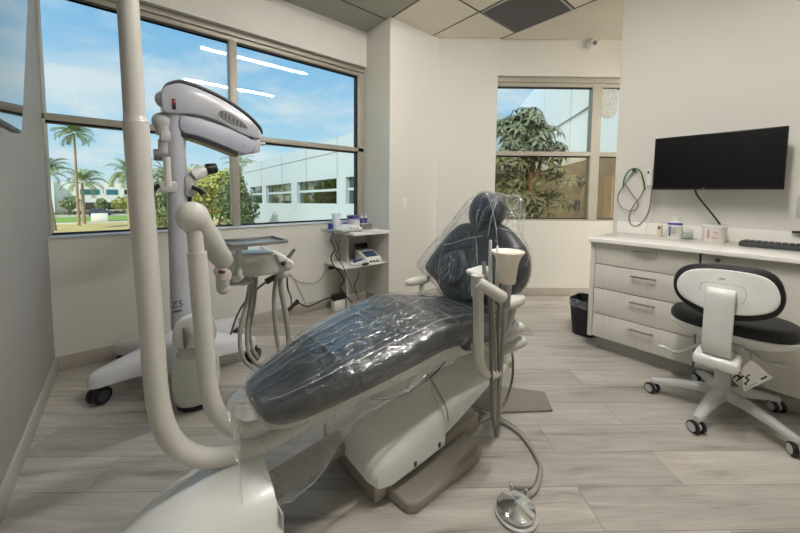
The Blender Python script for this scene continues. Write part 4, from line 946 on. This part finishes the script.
# ------------------------------------------------------------------ stool
sc_ = Vector((2.50, .20, 0))
SL = thing('stool', 'white and black operator stool on castors in front of the cabinets', 'stool', sc_)
cast = [Vector((2.43, .493, 0)), Vector((2.185, .255, 0)), Vector((2.345, -.075, 0)), Vector((2.75, .0, 0)), Vector((2.79, .33, 0))]
obj('hub', MB().lathe([(.001, .085), (.04, .085), (.05, .10), (.05, .13), (.036, .15), (.001, .15)], sc_), LGREY, SL)
for e in cast:
    dr = e-sc_; L_ = dr.length; dr.normalize(); sd = Vector((-dr.y, dr.x, 0)); rings = []
    for t, w_, zb, zt in ((.08, .034, .095, .145), (.35, .030, .098, .138), (.7, .025, .085, .118), (.93, .021, .068, .098), (1.0, .018, .066, .092), (1.03, .010, .068, .088)):
        c_ = sc_+dr*(L_*t); rings.append([c_+sd*(w_*x)+Vector((0, 0, zb+(zt-zb)*z)) for x, z in ((-1, 0), (-1, .5), (-.7, .88), (0, 1.02), (.7, .88), (1, .5), (1, 0), (0, -.1))])
    lg = obj('leg', MB().loft(rings), LGREY, SL, ang=50)
    ang_ = rnd.uniform(-.5, .5); tn = Vector((math.cos(ang_+.9), math.sin(ang_+.9)*-1, 0)); wc = Vector((e.x, e.y, .031))
    a = MB()
    for s_ in (-1, 1): a.cyl(wc+tn*(s_*.009), wc+tn*(s_*.029), .031, .030, 22, .004)
    cs = obj('castor', a, BLACK, lg)
    a = MB(); a.cyl(wc-tn*.0305, wc+tn*.0305, .022, n=18); a.cyl(wc+Vector((0, 0, 0)), wc+Vector((0, 0, .045)), .012); obj('wheel_cap', a, LGREY, lg)
obj('gas_column', MB().lathe([(.001, .13), (.034, .13), (.034, .34), (.024, .342), (.024, .42), (.001, .42)], sc_), LGREY, SL)
ss = Vector((2.545, .195, 0))
def pad(cx, cy, rx, ry, z, n=40, e=2.6):
    o_ = []
    for k in range(n):
        t = 2*math.pi*k/n; c_, s_ = math.cos(t), math.sin(t); d_ = (abs(c_)**e+abs(s_)**e)**(-1/e); o_.append(Vector((cx+c_*d_*rx, cy+s_*d_*ry, z)))
    return o_
o_ = pad(ss.x, ss.y-.008, .20, .258, .475)
a = MB(); a.pillow(o_, (0, 0, 1), [(.3, -.068), (.6, -.062), (.83, -.038), (.95, -.014), (1.0, .008), (.985, .016), (.9, .016), (.1, .016)]); obj('seat_pan', a, WHITE, SL, ang=60)
a = MB(); a.pillow(o_, (0, 0, 1), [(.1, .014), (.95, .014), (.985, .03), (.985, .05), (.95, .066), (.85, .074), (.5, .070), (.1, .066)]); obj('seat_cushion', a, BLKFAB, SL, ang=60)
a = MB(); a.box((2.36, .12, .405), (2.62, .27, .445), .012); obj('mechanism', a, LGREY, SL)
# back: the rear of it faces the photo
SBN = Vector((-1, 0, .10)).normalized(); SBO = Vector((2.29, .2, .72))
def sb(px, py, off=0): return opl(px, py, SBO+SBN*off, SBN)
BK = [(673, 284), (677, 271), (689, 264.5), (710, 263.5), (740, 266), (765, 270), (779, 278), (785.5, 291), (786, 304), (778, 316), (760, 321), (738, 321.5), (712, 318), (692, 308), (678, 297)]
bk = spline([sb(*p) for p in BK], 3, True)
a = MB(); a.pillow(bk, SBN, [(.3, -.045), (.8, -.045), (.95, -.03), (1, -.008), (.985, .008), (.95, .012), (.3, .012)]); obj('back_cushion', a, BLKFAB, SL, ang=60)
IN = [(677.5, 284), (681, 275.5), (691, 269.5), (711, 268.5), (740, 271.5), (762, 276), (774, 283), (780, 293.5), (780, 304), (773, 311.5), (758, 315), (738, 315), (713, 311), (694, 303), (681, 294)]
a = MB(); ik = spline([sb(*p) for p in IN], 3, True); a.pillow(ik, SBN, [(1, .0), (1, .015), (.97, .019), (.9, .019), (.5, .022), (.1, .023)]); bpn = obj('back_panel', a, WHITE, SL, ang=50)
ul = (sb(735, 283)-sb(700, 279)).normalized()
text('logo', 'adec', .014, sb(722, 278.6, .0245), ul, SBN.cross(ul), DGREY, bpn)
a = MB(); a.tube(spline([sb(*p, .0215) for p in ((700, 290), (701, 284.5), (706, 282), (737, 286), (745, 290), (746, 298), (742, 304))], 4), .0012, 6, 1); obj('moulded_line', a, MIDG, bpn)
BRK = [(706, 288), (710, 289), (733, 292), (737, 293.5), (738, 300), (735, 356), (728, 358), (704, 352), (701.5, 346), (703.5, 300)]
a = MB(); p_top = [sb(707, 289, .02), sb(737, 293.5, .02)]
wv = (p_top[1]-p_top[0]); wv.z = 0; wl_ = wv.length; wv.normalize(); mid = (p_top[0]+p_top[1])/2
path = [mid+SBN*.0+Vector((.01, 0, -.005)), mid+SBN*.035+Vector((0, 0, 0)), mid+SBN*.05+Vector((0, 0, -.03)), mid+Vector((-.052, 0, -.15)), mid+Vector((-.048, 0, -.27)), mid+Vector((-.02, 0, -.315)), mid+Vector((.06, 0, -.325))]
pth = spline(path, 5); rings = []
for i, p in enumerate(pth):
    d_ = (pth[min(i+1, len(pth)-1)]-pth[max(i-1, 0)]).normalized(); nrm_ = d_.cross(wv).normalized()
    h_ = wl_/2; t_ = .013; rings.append([p+wv*(h_*x)+nrm_*(t_*z) for x, z in ((-1, -.6), (-1, .6), (-.9, 1), (.9, 1), (1, .6), (1, -.6), (.9, -1), (-.9, -1))])
a.loft(rings); obj('back_bracket', a, WHITE, SL, ang=50)
bm_ = mid+Vector((-.015, 0, -.335)); a = MB(); a.box(bm_+Vector((-.05, -.085, -.05)), bm_+Vector((.12, .085, .01)), .018, seg=3); obj('bracket_housing', a, WHITE, SL)
a = MB(); a.tube([Vector((2.42, .26, .41)), ox(680, 352, 2.42), ox(668, 349, 2.42), ox(661, 346, 2.42)], .009, 8); a.pillow(pad(0, 0, .018, .010, 0, 16, 2), (0, 0, 1), [(.8, -.004), (1, 0), (.8, .004), (.1, .004)]) if False else None
obj('lever', a, LGREY, SL)
a = MB(); a.sphere(ox(661.5, 346.5, 2.42), .012, 12, (1, 1.6, .6)); obj('lever_knob', a, LGREY, SL)
a = MB(); a.tube([Vector((2.46, .10, .40)), ox(765, 361, 2.46), ox(780, 364, 2.46), ox(794, 366.5, 2.46)], .009, 8); obj('lever', a, LGREY, SL)
# card tag hanging from the stool
c4 = [ox(x, y, 2.34) for x, y in ((751.5, 359.5), (772.5, 378), (745, 391.5), (730.5, 377.5))]
tg = thing('hang_tag', 'white printed card tag hanging under the stool seat', 'tag', c4[2])
n_ = Vector((-1, 0, 0)); a = MB(); a.prism(c4, (.0015, 0, 0)); obj('card', a, PAPER, tg, flat=True)
def tq(u, v): 
    p = c4[0]*(1-u)*(1-v)+c4[1]*u*(1-v)+c4[2]*u*v+c4[3]*(1-u)*v; return p-Vector((.001, 0, 0))
def tquad(u0, u1, v0, v1): 
    m = MB(); m.prism([tq(u0, v0), tq(u1, v0), tq(u1, v1), tq(u0, v1)], (-.0006, 0, 0)); return m.b
pic = MB()
for qd in ((.06, .14, .62, .95), (.06, .34, .72, .80), (.28, .36, .62, .95), (.40, .62, .58, .64), (.60, .66, .60, .74), (.62, .74, .74, .82), (.40, .46, .42, .6)):
    b_ = tquad(*qd); me = bpy.data.meshes.new('t'); b_.to_mesh(me); b_.free(); pic.b.from_mesh(me); bpy.data.meshes.remove(me)
obj('printed_figure', pic, BLACK, tg, flat=True)
obj('printed_word', MB()._merge(tquad(.80, .88, .08, .30)) or (lambda m: m)(MB().prism([tq(.80, .08), tq(.88, .08), tq(.88, .30), tq(.80, .30)], (-.0006, 0, 0))), DGREY, tg, flat=True)
obj('printed_line', MB().prism([tq(.86, .48), tq(.89, .48), tq(.89, .92), tq(.86, .92)], (-.0006, 0, 0)), MIDG, tg, flat=True)
a = MB(); a.tube([c4[0]+Vector((0, .0, -.005)), c4[0]+Vector((.03, .01, .03)), Vector((2.42, .14, .41))], .0015, 6); obj('string', a, DGREY, tg)

# ------------------------------------------------------------------ outdoors
GZ = -3.9
DRY = mat('dry_lawn', (196, 176, 112), .9, vary=.18, scale=.6); LAWN = mat('green_lawn', (128, 158, 62), .9, vary=.2, scale=.5); ROADM = mat('pale_asphalt', (182, 176, 166), .9); KERB = mat('pale_kerb', (214, 206, 186), .9)
STUC = mat('white_stucco', (252, 247, 236), .8, vary=.03, scale=.4); STUC2 = mat('cool_white_panel', (180, 192, 198), .6, vary=.03, scale=.3); STUC3 = mat('bright_white_panel', (240, 244, 245), .6, vary=.03, scale=.3)
TEAL = mat('teal_window_glass', (58, 120, 130), .15, vary=.25, scale=.5); DKG = mat('dark_window_glass', (40, 52, 56), .05, vary=.2, scale=.5, spec=1.0)
struct('ground', MB().box((-120, 4.5, GZ-.2), (140, 200, GZ)), DRY, origin=(0, 50, GZ))
struct('lawn', MB().box((-60, 74, GZ), (25, 88, GZ+.05)), LAWN, origin=(0, 80, GZ))
struct('sidewalk', MB().box((-60, 70, GZ), (25, 72.5, GZ+.06)), KERB, origin=(0, 71, GZ))
struct('road', MB().box((-60, 88.5, GZ), (25, 97, GZ+.04)), ROADM, origin=(0, 92, GZ))
bd = thing('office_building', 'long two storey white office block with teal windows far across the lawn', 'building', (-6, 103, GZ))
FY = 99.0
zr, zg = 2.9, GZ
a = MB(); a.box((-40, FY, zg), (24, FY+12, zr)); a.box((-16.5, FY-1.2, zg), (-11.5, FY, zr+.2)); obj('wall', a, STUC, bd)
for zz0, zz1 in ((.35, 1.5), (-3.0, -1.4)):
    x = -38
    i = 0
    while x < 20:
        wd = 3.1 if i % 3 else 2.0
        if not (-17 < x < -10.5):
            f_ = obj('window', MB().box((x, FY-.08, zz0), (x+wd, FY+.02, zz1)), DKG if (i % 4 == 2 or zz0 < 0) else TEAL, bd)
        x += wd+1.1; i += 1
obj('door_bay', MB().box((-15.6, FY-1.3, zg), (-12.6, FY-1.19, -.4)), DKG, bd)
obj('sign_wall', MB().box((oy(91, 217, 73.2).x, 73.2, GZ+.05), (oy(108, 217, 73.2).x, 74.0, oy(100, 213.5, 73.2).z), .03), STUC, None, 'low white sign wall on the green lawn', 'sign wall')
def car(x, y, label, m, rot=0, s=1.0):
    t = thing('car', label, 'car', (x, y, GZ+.04), 'parked cars'); z = GZ+.04
    a = MB(); a.prism([(x-2.2*s, y-.85, z+.3), (x+2.2*s, y-.85, z+.3), (x+2.2*s, y-.85, z+.8), (x+1.4*s, y-.85, z+.9), (x-1.9*s, y-.85, z+.95), (x-2.2*s, y-.85, z+.8)], (0, 1.7, 0), .1); obj('body', a, m, t)
    a = MB(); a.prism([(x-1.7*s, y-.75, z+.9), (x+1.2*s, y-.75, z+.88), (x+.5*s, y-.75, z+1.42), (x-1.2*s, y-.75, z+1.45)], (0, 1.5, 0), .08); obj('cabin', a, mat('car_glass', (60, 72, 84), .1, spec=1.0), t)
    for dx in (-1.35, 1.35):
        for dy in (-.86, .66): obj('wheel', MB().cyl((x+dx*s, y+dy, z+.32), (x+dx*s, y+dy+.2, z+.32), .32, n=18), BLACK, t)
car(-4.3, 91, 'dark grey car parked in front of the far white building', mat('dark_car_paint', (70, 76, 84), .25, coat=1))
car(-3.2, 36.5, 'pale blue grey car close under the window sill by the palm trunk', mat('pale_car_paint', (150, 164, 176), .25, coat=1))
car(-13.5, 92, 'white car parked near the entrance of the far building', mat('white_car_paint', (220, 220, 216), .25, coat=1))

LEAF = {}
def leafmat(n, c): 
    if n not in LEAF: LEAF[n] = mat(n, c, .6, vary=.35, scale=2.2)
    return LEAF[n]
def bush(name, label, cat, c, r, n, m, leaf=.2, trunk=None, group=None, lobes=7, seed=1):
    rd = random.Random(seed); c = Vector(c); t = thing(name, label, cat, (c.x, c.y, GZ), group)
    a = MB(); cs = []
    for i in range(lobes):
        d_ = Vector((rd.uniform(-1, 1), rd.uniform(-1, 1), rd.uniform(-.9, 1))); d_ = d_.normalized()*rd.uniform(.25, .62) if d_.length else d_
        cs.append((c+Vector((d_.x*r[0], d_.y*r[1], d_.z*r[2])), rd.uniform(.38, .58)))
    cs.append((c, .7))
    for i in range(n):
        b_, s_ = rd.choice(cs); d_ = Vector((rd.gauss(0, 1), rd.gauss(0, 1), rd.gauss(0, 1))).normalized(); k = rd.uniform(.72, 1.05)
        p = b_+Vector((d_.x*r[0]*s_*k, d_.y*r[1]*s_*k, d_.z*r[2]*s_*k))
        nn_ = (d_+Vector((rd.uniform(-1, 1), rd.uniform(-1, 1), rd.uniform(-.4, 1)))*.8).normalized(); u_ = nn_.orthogonal().normalized(); u_ = (Matrix.Rotation(rd.uniform(0, 6.28), 3, nn_) @ u_); v_ = nn_.cross(u_)
        L_ = leaf*rd.uniform(.6, 1.3); a.add([p-u_*L_*.5, p+v_*L_*.25+nn_*L_*.06, p+u_*L_*.5, p-v_*L_*.25+nn_*L_*.06], [(0, 1, 2, 3)])
    obj('foliage', a, m, t, flat=True)
    a = MB(); 
    for i in range(3): a.tube([Vector((c.x+(i-1)*.15, c.y, GZ)), Vector((c.x+(i-1)*r[0]*.15, c.y+.1*i, (GZ+c.z)/2)), Vector((c.x+(i-1)*r[0]*.4, c.y, c.z+r[2]*.2))], [.12*max(.4, r[0]/2.5), .04], 8, 4)
    obj('trunk', a, mat('brown_bark', (112, 92, 72), .9), t)
OL = leafmat('olive_leaves', (172, 172, 84)); OG = leafmat('sage_leaves', (130, 140, 92)); YG_ = leafmat('yellow_green_leaves', (168, 170, 84)); DG_ = leafmat('dark_green_leaves', (86, 104, 58))
def at(px, py, d):  # a spot at ground distance d along y
    return oy(px, py, d)
p = at(212, 200, 26); bush('leafy_tree', 'large olive green leafy tree filling the window behind the microscope', 'tree', (p.x, 26, 1.0), (2.5, 2.5, 2.4), 5600, OL, .30, seed=3, group='trees outside')
p = at(172, 205, 30); bush('leafy_tree', 'greyish green tree between the light pole and the microscope column', 'tree', (p.x, 30, .1), (2.4, 2.4, 2.8), 4200, OG, .30, seed=4, group='trees outside')
p = at(233, 205, 23); bush('leafy_tree', 'dark green tree just beside the window mullion', 'tree', (p.x, 23, .1), (1.5, 1.6, 2.4), 3200, DG_, .26, seed=5, group='trees outside')
p = at(153, 206, 40); bush('leafy_tree', 'yellow green tree right beside the light pole', 'tree', (p.x, 40, -1.0), (2.4, 2.2, 2.6), 2600, YG_, .36, seed=6, group='trees outside')
for px, py, d, rr, lb in ((69, 203, 95.6, 2.0, 'round clipped tree in front of the far building, nearest its entrance'), (101, 205, 95.6, 1.6, 'small round tree in front of the middle of the far building'), (123, 202.5, 95, 2.2, 'round yellow green tree in front of the far building next to the light pole')):
    p = at(px, py, d); bush('round_tree', lb, 'tree', (p.x, d, p.z), (rr, rr, rr*.95), 900, YG_ if px > 110 else OG, .6, group='round trees before the far building', seed=px, lobes=4)
p = at(105, 210, 97); bush('hedge', 'low clipped hedge along the foot of the far building', 'hedge', (p.x, 97.5, GZ+.35), (9, .5, .45), 1200, OG, .5, group=None, seed=12, lobes=14)
def palm(px, py_top, d, rr, label, nf=26, seed=1, th=.18, lean=0):
    rd = random.Random(seed); p = at(px, py_top, d); t = thing('palm_tree', label, 'palm', (p.x-lean, d, GZ), 'palm trees'); top_ = Vector((p.x, d, p.z))
    a = MB(); a.tube([Vector((p.x-lean, d, GZ)), Vector((p.x-lean*.4, d, (GZ+p.z)/2)), top_], [th*1.3, th*.8], 10, 5); obj('trunk', a, mat('palm_bark', (170, 146, 116), .9, vary=.2, scale=4), t)
    a = MB()
    for i in range(nf):
        az = rd.uniform(0, 6.28); el = rd.uniform(-.4, 1.4); L_ = rr*rd.uniform(.8, 1.1); pts = []
        for k in range(9):
            s_ = k/8; e2_ = el-1.5*s_*s_; pts.append((pts[-1] if pts else top_)+Vector((math.cos(az)*math.cos(e2_), math.sin(az)*math.cos(e2_), math.sin(e2_)))*(L_/8))
        for k in range(1, 8):
            d_ = (pts[k+1]-pts[k-1]).normalized(); sd = d_.cross(Vector((0, 0, 1))); sd = sd.normalized() if sd.length > .01 else Vector((1, 0, 0))
            for s_ in (-1, 1):
                for j in range(2):
                    b_ = pts[k]+d_*(j*L_/16); w_ = L_*.26*(1-.5*k/8); tip = b_+sd*s_*w_+d_*w_*.6-Vector((0, 0, w_*.45)); a.add([b_, b_+d_*L_*.05, tip], [(0, 1, 2)])
        a.tube(pts, [.03*rr/2, .01*rr/2], 5, 1)
    obj('fronds', a, leafmat('palm_green', (134, 150, 98)), t, flat=True)
palm(74, 133, 66, 2.3, 'tallest palm with a slim bare trunk on the lawn', 48, 2, .15)
palm(46, 172, 60, 2.6, 'palm half hidden by the window edge at the far end of the lawn', 30, 3, .22, -.4)
palm(82, 182, 70, 2.9, 'low palm with wide drooping fronds beside the tall one', 28, 5, .2)
palm(128, 173, 56, 2.5, 'palm with dense green crown just beside the light pole', 34, 6, .2)
palm(240, 165, 40, 1.9, 'small distant palm crown showing beside the window mullion', 20, 8, .14)
palm(163, 170, 50, 1.9, 'slim palm between the light pole and microscope column', 22, 9, .14)

# white wing of the same building, running away outside the right half of the window
WX = 9.3
wg = thing('white_wing', 'long white building wing with a strip of windows outside the big window', 'building', (WX+4, 26, GZ))
def zy(y, far, near): return far+(near-far)*(35.4-y)/(35.4-14.9)
def wall_strip(y0, y1, lo, hi, x0, x1, n=12):
    m = MB()
    a_, b_ = y0, y1
    m.prism([(x0, a_, zy(a_, *lo)), (x0, b_, zy(b_, *lo)), (x0, b_, zy(b_, *hi)), (x0, a_, zy(a_, *hi))], (x1-x0, 0, 0)); return m
RF, LN, BT, SI = (3.84, 4.36), (3.13, 3.56), (1.62, 2.08), (.08, .62)
m = wall_strip(8, 36, BT, RF, WX, WX+8); obj('upper_wall', m, STUC2, wg)
m = wall_strip(8, 36, (GZ, GZ), SI, WX, WX+8); obj('lower_wall', m, STUC2, wg)
m = wall_strip(8, 36, SI, BT, WX+.25, WX+8); obj('window_glazing', m, mat('reflective_glazing', (128, 136, 124), .04, metal=1, vary=.05), wg)
m = wall_strip(8, 36, tuple(v-.02 for v in LN), tuple(v+.02 for v in LN), WX-.015, WX+.01); obj('joint', m, MIDG, wg)
m = wall_strip(8, 36, tuple(SI[i]+.42*(BT[i]-SI[i])*1.2 for i in (0, 1)), tuple(SI[i]+.55*(BT[i]-SI[i])*1.1 for i in (0, 1)), WX+.18, WX+.26); obj('glazing_bar', m, STUC2, wg)
ys = []
for px in (264, 294, 341):
    q = ox(px, 190, WX); ys.append(q.y)
for y_ in ys+[12.3, 9.5, 34.5]:
    m = MB(); wd = .5; m.prism([(WX, y_-wd, zy(y_-wd, *SI)), (WX, y_+wd, zy(y_+wd, *SI)), (WX, y_+wd, zy(y_+wd, *BT)), (WX, y_-wd, zy(y_-wd, *BT))], (.3, 0, 0)); obj('pier', m, STUC2, wg)
for y_ in (16.8, 21, 25.5, 30.5):
    m = MB(); m.prism([(WX-.01, y_-.02, zy(y_, *BT)), (WX-.01, y_+.02, zy(y_, *BT)), (WX-.01, y_+.02, zy(y_, *RF)), (WX-.01, y_-.02, zy(y_, *RF))], (.012, 0, 0)); obj('panel_joint', m, MIDG, wg)

# white wall beyond the far window, tan below, with a tree in front
fwd2 = Vector((_f.x, _f.y, 0)).normalized(); rt2 = Vector((fwd2.y, -fwd2.x, 0))
def dl(d, lat, z=0): return fwd2*d+rt2*lat+Vector((0, 0, z))
nw = thing('neighbour_wall', 'white panelled building with tan lower wall outside the far window', 'building', dl(14, 5.9, GZ))
A_, B_ = dl(4.8, 4.45), dl(30, 8.3); th = rt2*.5
def nwall(z0, z1, off, t, a=A_, b=B_):
    m = MB(); m.prism([a+Vector((0, 0, z0))-rt2*off, b+Vector((0, 0, z0))-rt2*off, b+Vector((0, 0, z0))+th, a+Vector((0, 0, z0))+th], (0, 0, z1-z0)); return m
obj('upper_wall', nwall(2.15, 6.0, 0, 0), STUC3, nw)
TAN = mat('tan_render', (152, 138, 114), .8, vary=.08, scale=3)
obj('lower_wall', nwall(GZ, 2.15, .05, 0), TAN, nw)
obj('ledge', nwall(3.55, 3.60, .02, 0), MIDG, nw)
def onn(px, py): 
    n_ = (B_-A_).cross(Vector((0, 0, 1))); return opl(px, py, A_-rt2*.05, n_)
dirw = (B_-A_).normalized()
for px in (545, 572): 
    q = opl(px, 100, A_, (B_-A_).cross(Vector((0, 0, 1)))); q.z = 0; obj('panel_joint', MB().prism([q+Vector((0, 0, 2.2))-rt2*.01, q+dirw*.05+Vector((0, 0, 2.2))-rt2*.01, q+dirw*.05+Vector((0, 0, 2.2))+rt2*.02, q+Vector((0, 0, 2.2))+rt2*.02], (0, 0, 3.7)), LGREY, nw)
for px, y0_, y1_, lb in ((580, 176, 187, 'upper'), (578, 200, 210, 'lower')):
    q0 = onn(px-2.5, y1_); q1 = onn(px+2.5, y0_)
    obj('vent_box', MB().prism([Vector((q0.x, q0.y, q0.z))-rt2*.06, Vector((q1.x, q1.y, q0.z))-rt2*.06, Vector((q1.x, q1.y, q0.z)), Vector((q0.x, q0.y, q0.z))], (0, 0, q1.z-q0.z)), DGREY, nw)
q0, q1 = onn(604, 218), onn(614, 176); obj('door_panel', MB().prism([Vector((q0.x, q0.y, q0.z))-rt2*.03, Vector((q1.x, q1.y, q0.z))-rt2*.03, Vector((q1.x, q1.y, q0.z)), Vector((q0.x, q0.y, q0.z))], (0, 0, q1.z-q0.z)), mat('light_tan_panel', (176, 154, 122), .7), nw)
q = onn(610.5, 198); obj('handle', MB().box(q-Vector((.03, .03, .12)), q+Vector((.03, .03, .12)), .02), BLACK, nw)
# umbrella-leaved tree
def palmate(label, spots, seed):
    rd = random.Random(seed); c = sum((s[0] for s in spots), Vector())/len(spots); t = thing('umbrella_tree', label, 'tree', (c.x, c.y, GZ))
    a = MB()
    for c_, r_, n in spots:
        for i in range(n):
            d_ = Vector((rd.gauss(0, 1), rd.gauss(0, 1), rd.gauss(.3, 1))).normalized(); p = c_+d_*r_*rd.uniform(.55, 1.0)
            ax = (d_+Vector((0, 0, .9))+Vector((rd.uniform(-.4, .4), rd.uniform(-.4, .4), 0))).normalized(); u_ = ax.orthogonal().normalized(); nl = 8; ph = rd.uniform(0, 6.28); L_ = rd.uniform(.20, .32)
            for j in range(nl):
                e_ = Matrix.Rotation(ph+j*2*math.pi/nl, 3, ax) @ u_; s_ = ax.cross(e_); w_ = L_*.15
                p1 = p+e_*L_*.5+ax*L_*.04; p2 = p+e_*L_-ax*L_*.32
                a.add([p+e_*.03, p1+s_*w_, p2, p1-s_*w_], [(0, 1, 2, 3)])
            a.add([p, p+u_*.012, p-d_*.3+u_*.01, p-d_*.3], [(0, 1, 2, 3)])
    obj('foliage', a, leafmat('umbrella_green', (106, 114, 84)), t, flat=True)
    a = MB(); b_ = c+Vector((0, 0, 0)); a.tube([Vector((c.x, c.y, GZ)), Vector((c.x+.1, c.y, -1)), Vector((c.x, c.y, .8)), Vector((c.x-.1, c.y, 2))], [.14, .05], 10, 5)
    for s in spots[:5]: a.tube([Vector((c.x, c.y, s[0].z-1.2)), (Vector((c.x, c.y, s[0].z))+s[0])/2, s[0]], [.05, .02], 6, 3)
    obj('trunk', a, mat('brown_bark', (112, 92, 72), .9), t)
D0 = 7.2
def dp(px, py, d=D0): 
    r_ = _ray(px, py); return CAM+r_*(d/ r_.dot(fwd2))
palmate('green umbrella leaved tree close outside the far window', [(dp(527, 122), .36, 34), (dp(510, 134), .42, 36), (dp(540, 136), .34, 30), (dp(556, 150, 7.0), .2, 6), (dp(520, 152), .5, 34), (dp(505, 172), .5, 20), (dp(535, 170), .5, 20), (dp(562, 185), .5, 10), (dp(515, 200), .5, 18), (dp(548, 208), .5, 16), (dp(530, 222), .5, 12)], 5)
# ornament on the glass of the far window
tq0 = t2(602, 100); tq1 = t2(619, 100); zt_, zb_ = HZ-.02, opl(609, 118, P2, N2).z
o2 = []
for k in range(13): 
    th_ = math.pi*k/12; o2.append(along2((tq0+tq1)/2-(tq1-tq0)/2*math.cos(th_), .025, zb_+.10-.10*math.sin(th_)))
o2 += [along2(tq1, .025, zt_), along2(tq0, .025, zt_)]
a = MB(); a.prism(o2, N2*.01); obj('window_ornament', a, mat('ribbed_frosted_acrylic', (176, 182, 178), .3, vary=.25, scale=60, bump=.5, bscale=60), None, 'rounded frosted panel hanging at the top of the narrow far pane', 'ornament')

# ------------------------------------------------------------------ sky, sun, picture settings
wd = bpy.data.worlds.new('sky'); scn.world = wd; wd.use_nodes = True; nt = wd.node_tree; L = nt.links.new; bg = nt.nodes['Background']
tc = nd(nt, 'ShaderNodeTexCoord'); sx = nd(nt, 'ShaderNodeSeparateXYZ'); L(tc.outputs['Generated'], sx.inputs[0])
rp = nd(nt, 'ShaderNodeValToRGB'); e = rp.color_ramp.elements
e[0].position, e[0].color = 0.0, (*lin((206, 226, 232)), 1); e[1].position, e[1].color = .85, (*lin((88, 150, 214)), 1)
x_ = e.new(.12); x_.color = (*lin((176, 214, 234)), 1); x_ = e.new(.40); x_.color = (*lin((126, 184, 228)), 1)
L(sx.outputs['Z'], rp.inputs['Fac'])
dv_ = nd(nt, 'ShaderNodeMath', operation='ADD'); dv_.inputs[1].default_value = .22; L(sx.outputs['Z'], dv_.inputs[0])
di = nd(nt, 'ShaderNodeVectorMath', operation='DIVIDE'); cbx = nd(nt, 'ShaderNodeCombineXYZ')
for k in ('X', 'Y', 'Z'): L(dv_.outputs[0], cbx.inputs[k])
L(tc.outputs['Generated'], di.inputs[0]); L(cbx.outputs[0], di.inputs[1])
mpw = nd(nt, 'ShaderNodeMapping'); mpw.inputs['Scale'].default_value = (1.0, 1.0, 2.2); mpw.inputs['Location'].default_value = (.35, .1, 0); L(di.outputs[0], mpw.inputs['Vector'])
ns = nd(nt, 'ShaderNodeTexNoise', Scale=1.9, Detail=8.0, Roughness=.56, Distortion=.25); L(mpw.outputs[0], ns.inputs['Vector'])
cr_ = nd(nt, 'ShaderNodeValToRGB'); e = cr_.color_ramp.elements; e[0].position, e[0].color = .43, (0, 0, 0, 1); e[1].position, e[1].color = .66, (.9, .9, .9, 1); L(ns.outputs['Fac'], cr_.inputs['Fac'])
mxw = nd(nt, 'ShaderNodeMix', data_type='RGBA'); L(cr_.outputs[0], mxw.inputs[0]); L(rp.outputs[0], mxw.inputs[6]); mxw.inputs[7].default_value = (*lin((222, 230, 234)), 1)
L(mxw.outputs[2], bg.inputs['Color']); bg.inputs['Strength'].default_value = .80
sun = bpy.data.lights.new('sun', 'SUN'); sun.energy = 3.3; sun.angle = R(.6); sun.color = (1, .95, .86)
so = bpy.data.objects.new('sun', sun); col.objects.link(so); so.rotation_euler = (R(48), 0, R(-65)); so.location = (0, -5, 30)

vs_ = scn.view_settings; vs_.view_transform = 'Standard'; vs_.look = 'None'; vs_.gamma = 1; vs_.exposure = .5; vs_.use_curve_mapping = False
cy = scn.cycles; cy.use_denoising = True; cy.max_bounces = 10; cy.transparent_max_bounces = 24; cy.diffuse_bounces = 4; cy.sample_clamp_indirect = 6
